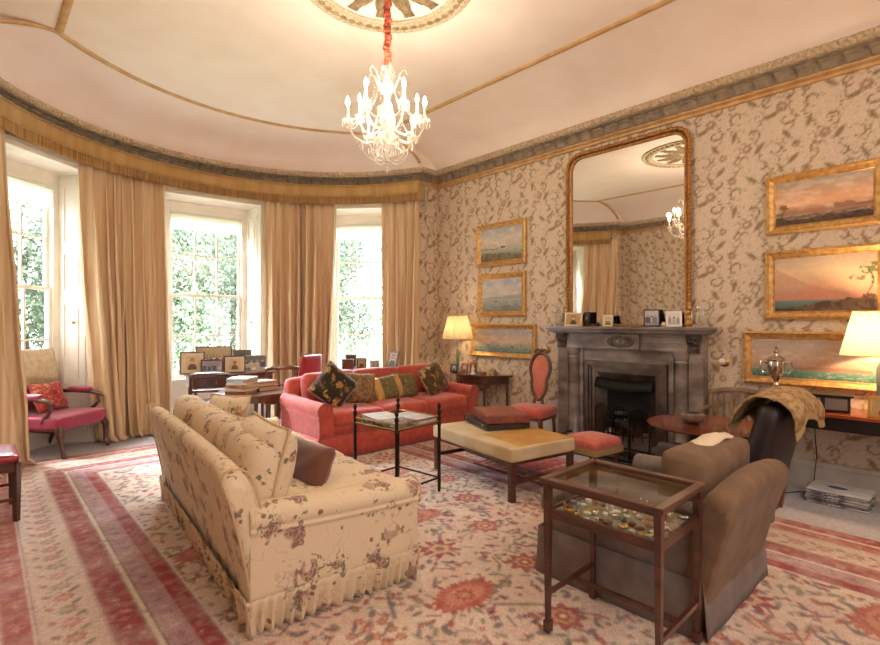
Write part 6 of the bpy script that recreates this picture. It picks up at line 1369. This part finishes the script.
for k in range(NARM):
    a, b = k*2*PI/NARM+.2, (k+1)*2*PI/NARM+.2
    ra, rb_ = (.31*.78 if k % 2 else .31), (.31*.78 if (k+1) % 2 else .31); za, zb_ = (3.09 if k % 2 else 2.99), (3.09 if (k+1) % 2 else 2.99)
    strand(sw, (ra*math.cos(a), ra*math.sin(a), za), (rb_*math.cos(b), rb_*math.sin(b), zb_), .07, 16)
    strand(sw, (ra*math.cos(a), ra*math.sin(a), za-.02), (.03*math.cos(a), .03*math.sin(a), 2.73), .10, 20)
    strand(up, (.05*math.cos(a), .05*math.sin(a), 3.44), (ra*.95*math.cos(a), ra*.95*math.sin(a), za+.03), .13, 26)
sw.obj('lower_bead_swag', M_XTAL, ch, smooth=False)['kind'] = 'stuff'; up.obj('upper_bead_swag', M_XTAL, ch, smooth=False)['kind'] = 'stuff'
for k in range(6):
    a = k*PI/3; MB().tube([(.03*math.cos(a), .03*math.sin(a), 3.26), (.07*math.cos(a), .07*math.sin(a), 3.30), (.11*math.cos(a), .11*math.sin(a), 3.40), (.145*math.cos(a), .145*math.sin(a), 3.42), (.165*math.cos(a), .165*math.sin(a), 3.38), (.15*math.cos(a), .15*math.sin(a), 3.35)], [.008, .008, .007, .006, .005, .004], 6).obj('scroll_arm', M_XTAL, ch)
dp = MB(); rg = random.Random(8)
for ring, (r, z, n) in enumerate(((.085, 2.88, 12), (.13, 2.84, 16), (.05, 2.80, 10), (.06, 3.06, 12), (.05, 3.42, 8), (.2, 2.86, 14))):
    for q in range(n): aa = q*2*PI/n; dp.lathe([(.0008, -.05), (.008, -.034), (.004, -.008), (.0008, 0)], 5, (r*math.cos(aa), r*math.sin(aa), z))
dp.lathe([(.0008, -.07), (.014, -.04), (.01, -.015), (.0008, 0)], 8, (0, 0, 2.70)); dp.obj('prism_drops', M_XTAL, ch, smooth=False)['kind'] = 'stuff'
# ================================================================ garden outside the windows
M_LAWN = mat('lawn', '#8f9a74', .95, col2='#a3aa88', scale=3, bump=.3)
g = MB().grid(lambda u, v: (-30+70*u, 8.6+45*v, -1.0+.4*math.sin(u*7)*v), 20, 16); lw = g.obj('lawn', M_LAWN); lw['kind'] = 'structure'
def leafmat(n, a, b):
    m = mat(n, a, .6, col2=b, scale=1.2, detail=3, spec=.3); return m
LM = [leafmat('leaf_mid', '#73806a', '#959e86'), leafmat('leaf_pale', '#8c9580', '#aab19a'), leafmat('leaf_deep', '#66735e', '#838c76')]
M_BARK = mat('bark', '#6a5c4c', .9, col2='#4e4338', scale=6, bump=.4)
def tree(label, x, y, hgt, r, m, seed):
    rg = random.Random(seed); t = thing('garden_tree', label, 'tree', (x, y, -1.0), 0, 'trees in the garden')
    tk = MB().tube([(0, 0, 0), (.1, .05, hgt*.35), (0, .1, hgt*.6), (.1, 0, hgt*.85)], [.22, .17, .12, .05], 8)
    for k in range(6): a = rg.uniform(0, 6); z = hgt*rg.uniform(.35, .6); tk.tube([(0, 0, z), (r*.4*math.cos(a), r*.4*math.sin(a), z+hgt*.12), (r*.7*math.cos(a), r*.7*math.sin(a), z+hgt*.2)], [.08, .05, .02], 5)
    tk.obj('trunk', M_BARK, t)
    n = 15000; blobs = [(rg.uniform(-.55, .55)*r, rg.uniform(-.55, .55)*r, hgt*rg.uniform(.22, .86), r*rg.uniform(.34, .55)) for _ in range(22)]
    R_ = np.random.RandomState(seed); bi = R_.randint(0, len(blobs), n); B = np.array(blobs)[bi]; d = R_.normal(size=(n, 3)); d /= np.linalg.norm(d, axis=1)[:, None]; rad = B[:, 3]*(R_.rand(n)**.35)
    c = B[:, :3]+d*rad[:, None]; c[:, 2] = np.maximum(c[:, 2], .2); s = .05+.06*R_.rand(n); a1 = R_.normal(size=(n, 3)); a1 /= np.linalg.norm(a1, axis=1)[:, None]; a2 = np.cross(a1, R_.normal(size=(n, 3))); a2 /= np.linalg.norm(a2, axis=1)[:, None]
    V = np.stack([c-a1*s[:, None], c-a2*s[:, None]*.5, c+a1*s[:, None], c+a2*s[:, None]*.5], 1).reshape(-1, 3)
    me = bpy.data.meshes.new('foliage'); me.vertices.add(len(V)); me.vertices.foreach_set('co', V.reshape(-1)); me.loops.add(n*4); me.loops.foreach_set('vertex_index', np.arange(n*4)); me.polygons.add(n); me.polygons.foreach_set('loop_start', np.arange(n)*4); me.update(calc_edges=True); me.materials.append(m)
    o = bpy.data.objects.new('foliage', me); C.objects.link(o); o.parent = t
for i, (x, y, hgt, r, mi, lab) in enumerate([
    (-1.6, 16.5, 8.0, 3.0, 1, 'pale green tree seen through the left-hand window'),
    (1.3, 23.5, 8.6, 2.8, 0, 'rounded green tree at the right side of the left-hand window view'),
    (4.0, 17.6, 7.4, 2.8, 0, 'mid green tree at the left of the middle window view'),
    (7.6, 24.5, 9.6, 2.9, 1, 'pale green tree in the centre of the middle window view'),
    (9.4, 17.2, 7.0, 2.6, 2, 'deeper green tree at the right of the middle window view'),
    (12.3, 23.4, 7.6, 2.9, 0, 'green tree at the left of the right-hand window view'),
    (15.0, 16.6, 8.0, 3.0, 1, 'pale tree behind the tilted frame in the right-hand window view'),
    (-5.5, 22, 7.0, 2.8, 0, 'green tree beyond the far left edge window panes')]):
    tree(lab, x, y, hgt, r, LM[mi], 40+i)
for i, (x, lab) in enumerate([(-9, 'dense dark evergreen far left beyond the garden trees'), (-2, 'dense evergreen behind the pale tree of the left-hand window'), (5, 'dense evergreen between the trees of the left and middle windows'), (12, 'dense evergreen behind the middle window trees'), (19, 'dense evergreen behind the right-hand window trees'), (26, 'dense evergreen farthest right beyond the right-hand window')]):
    tree(lab, x, 32, 13, 3.6, LM[(i*2) % 3], 70+i)
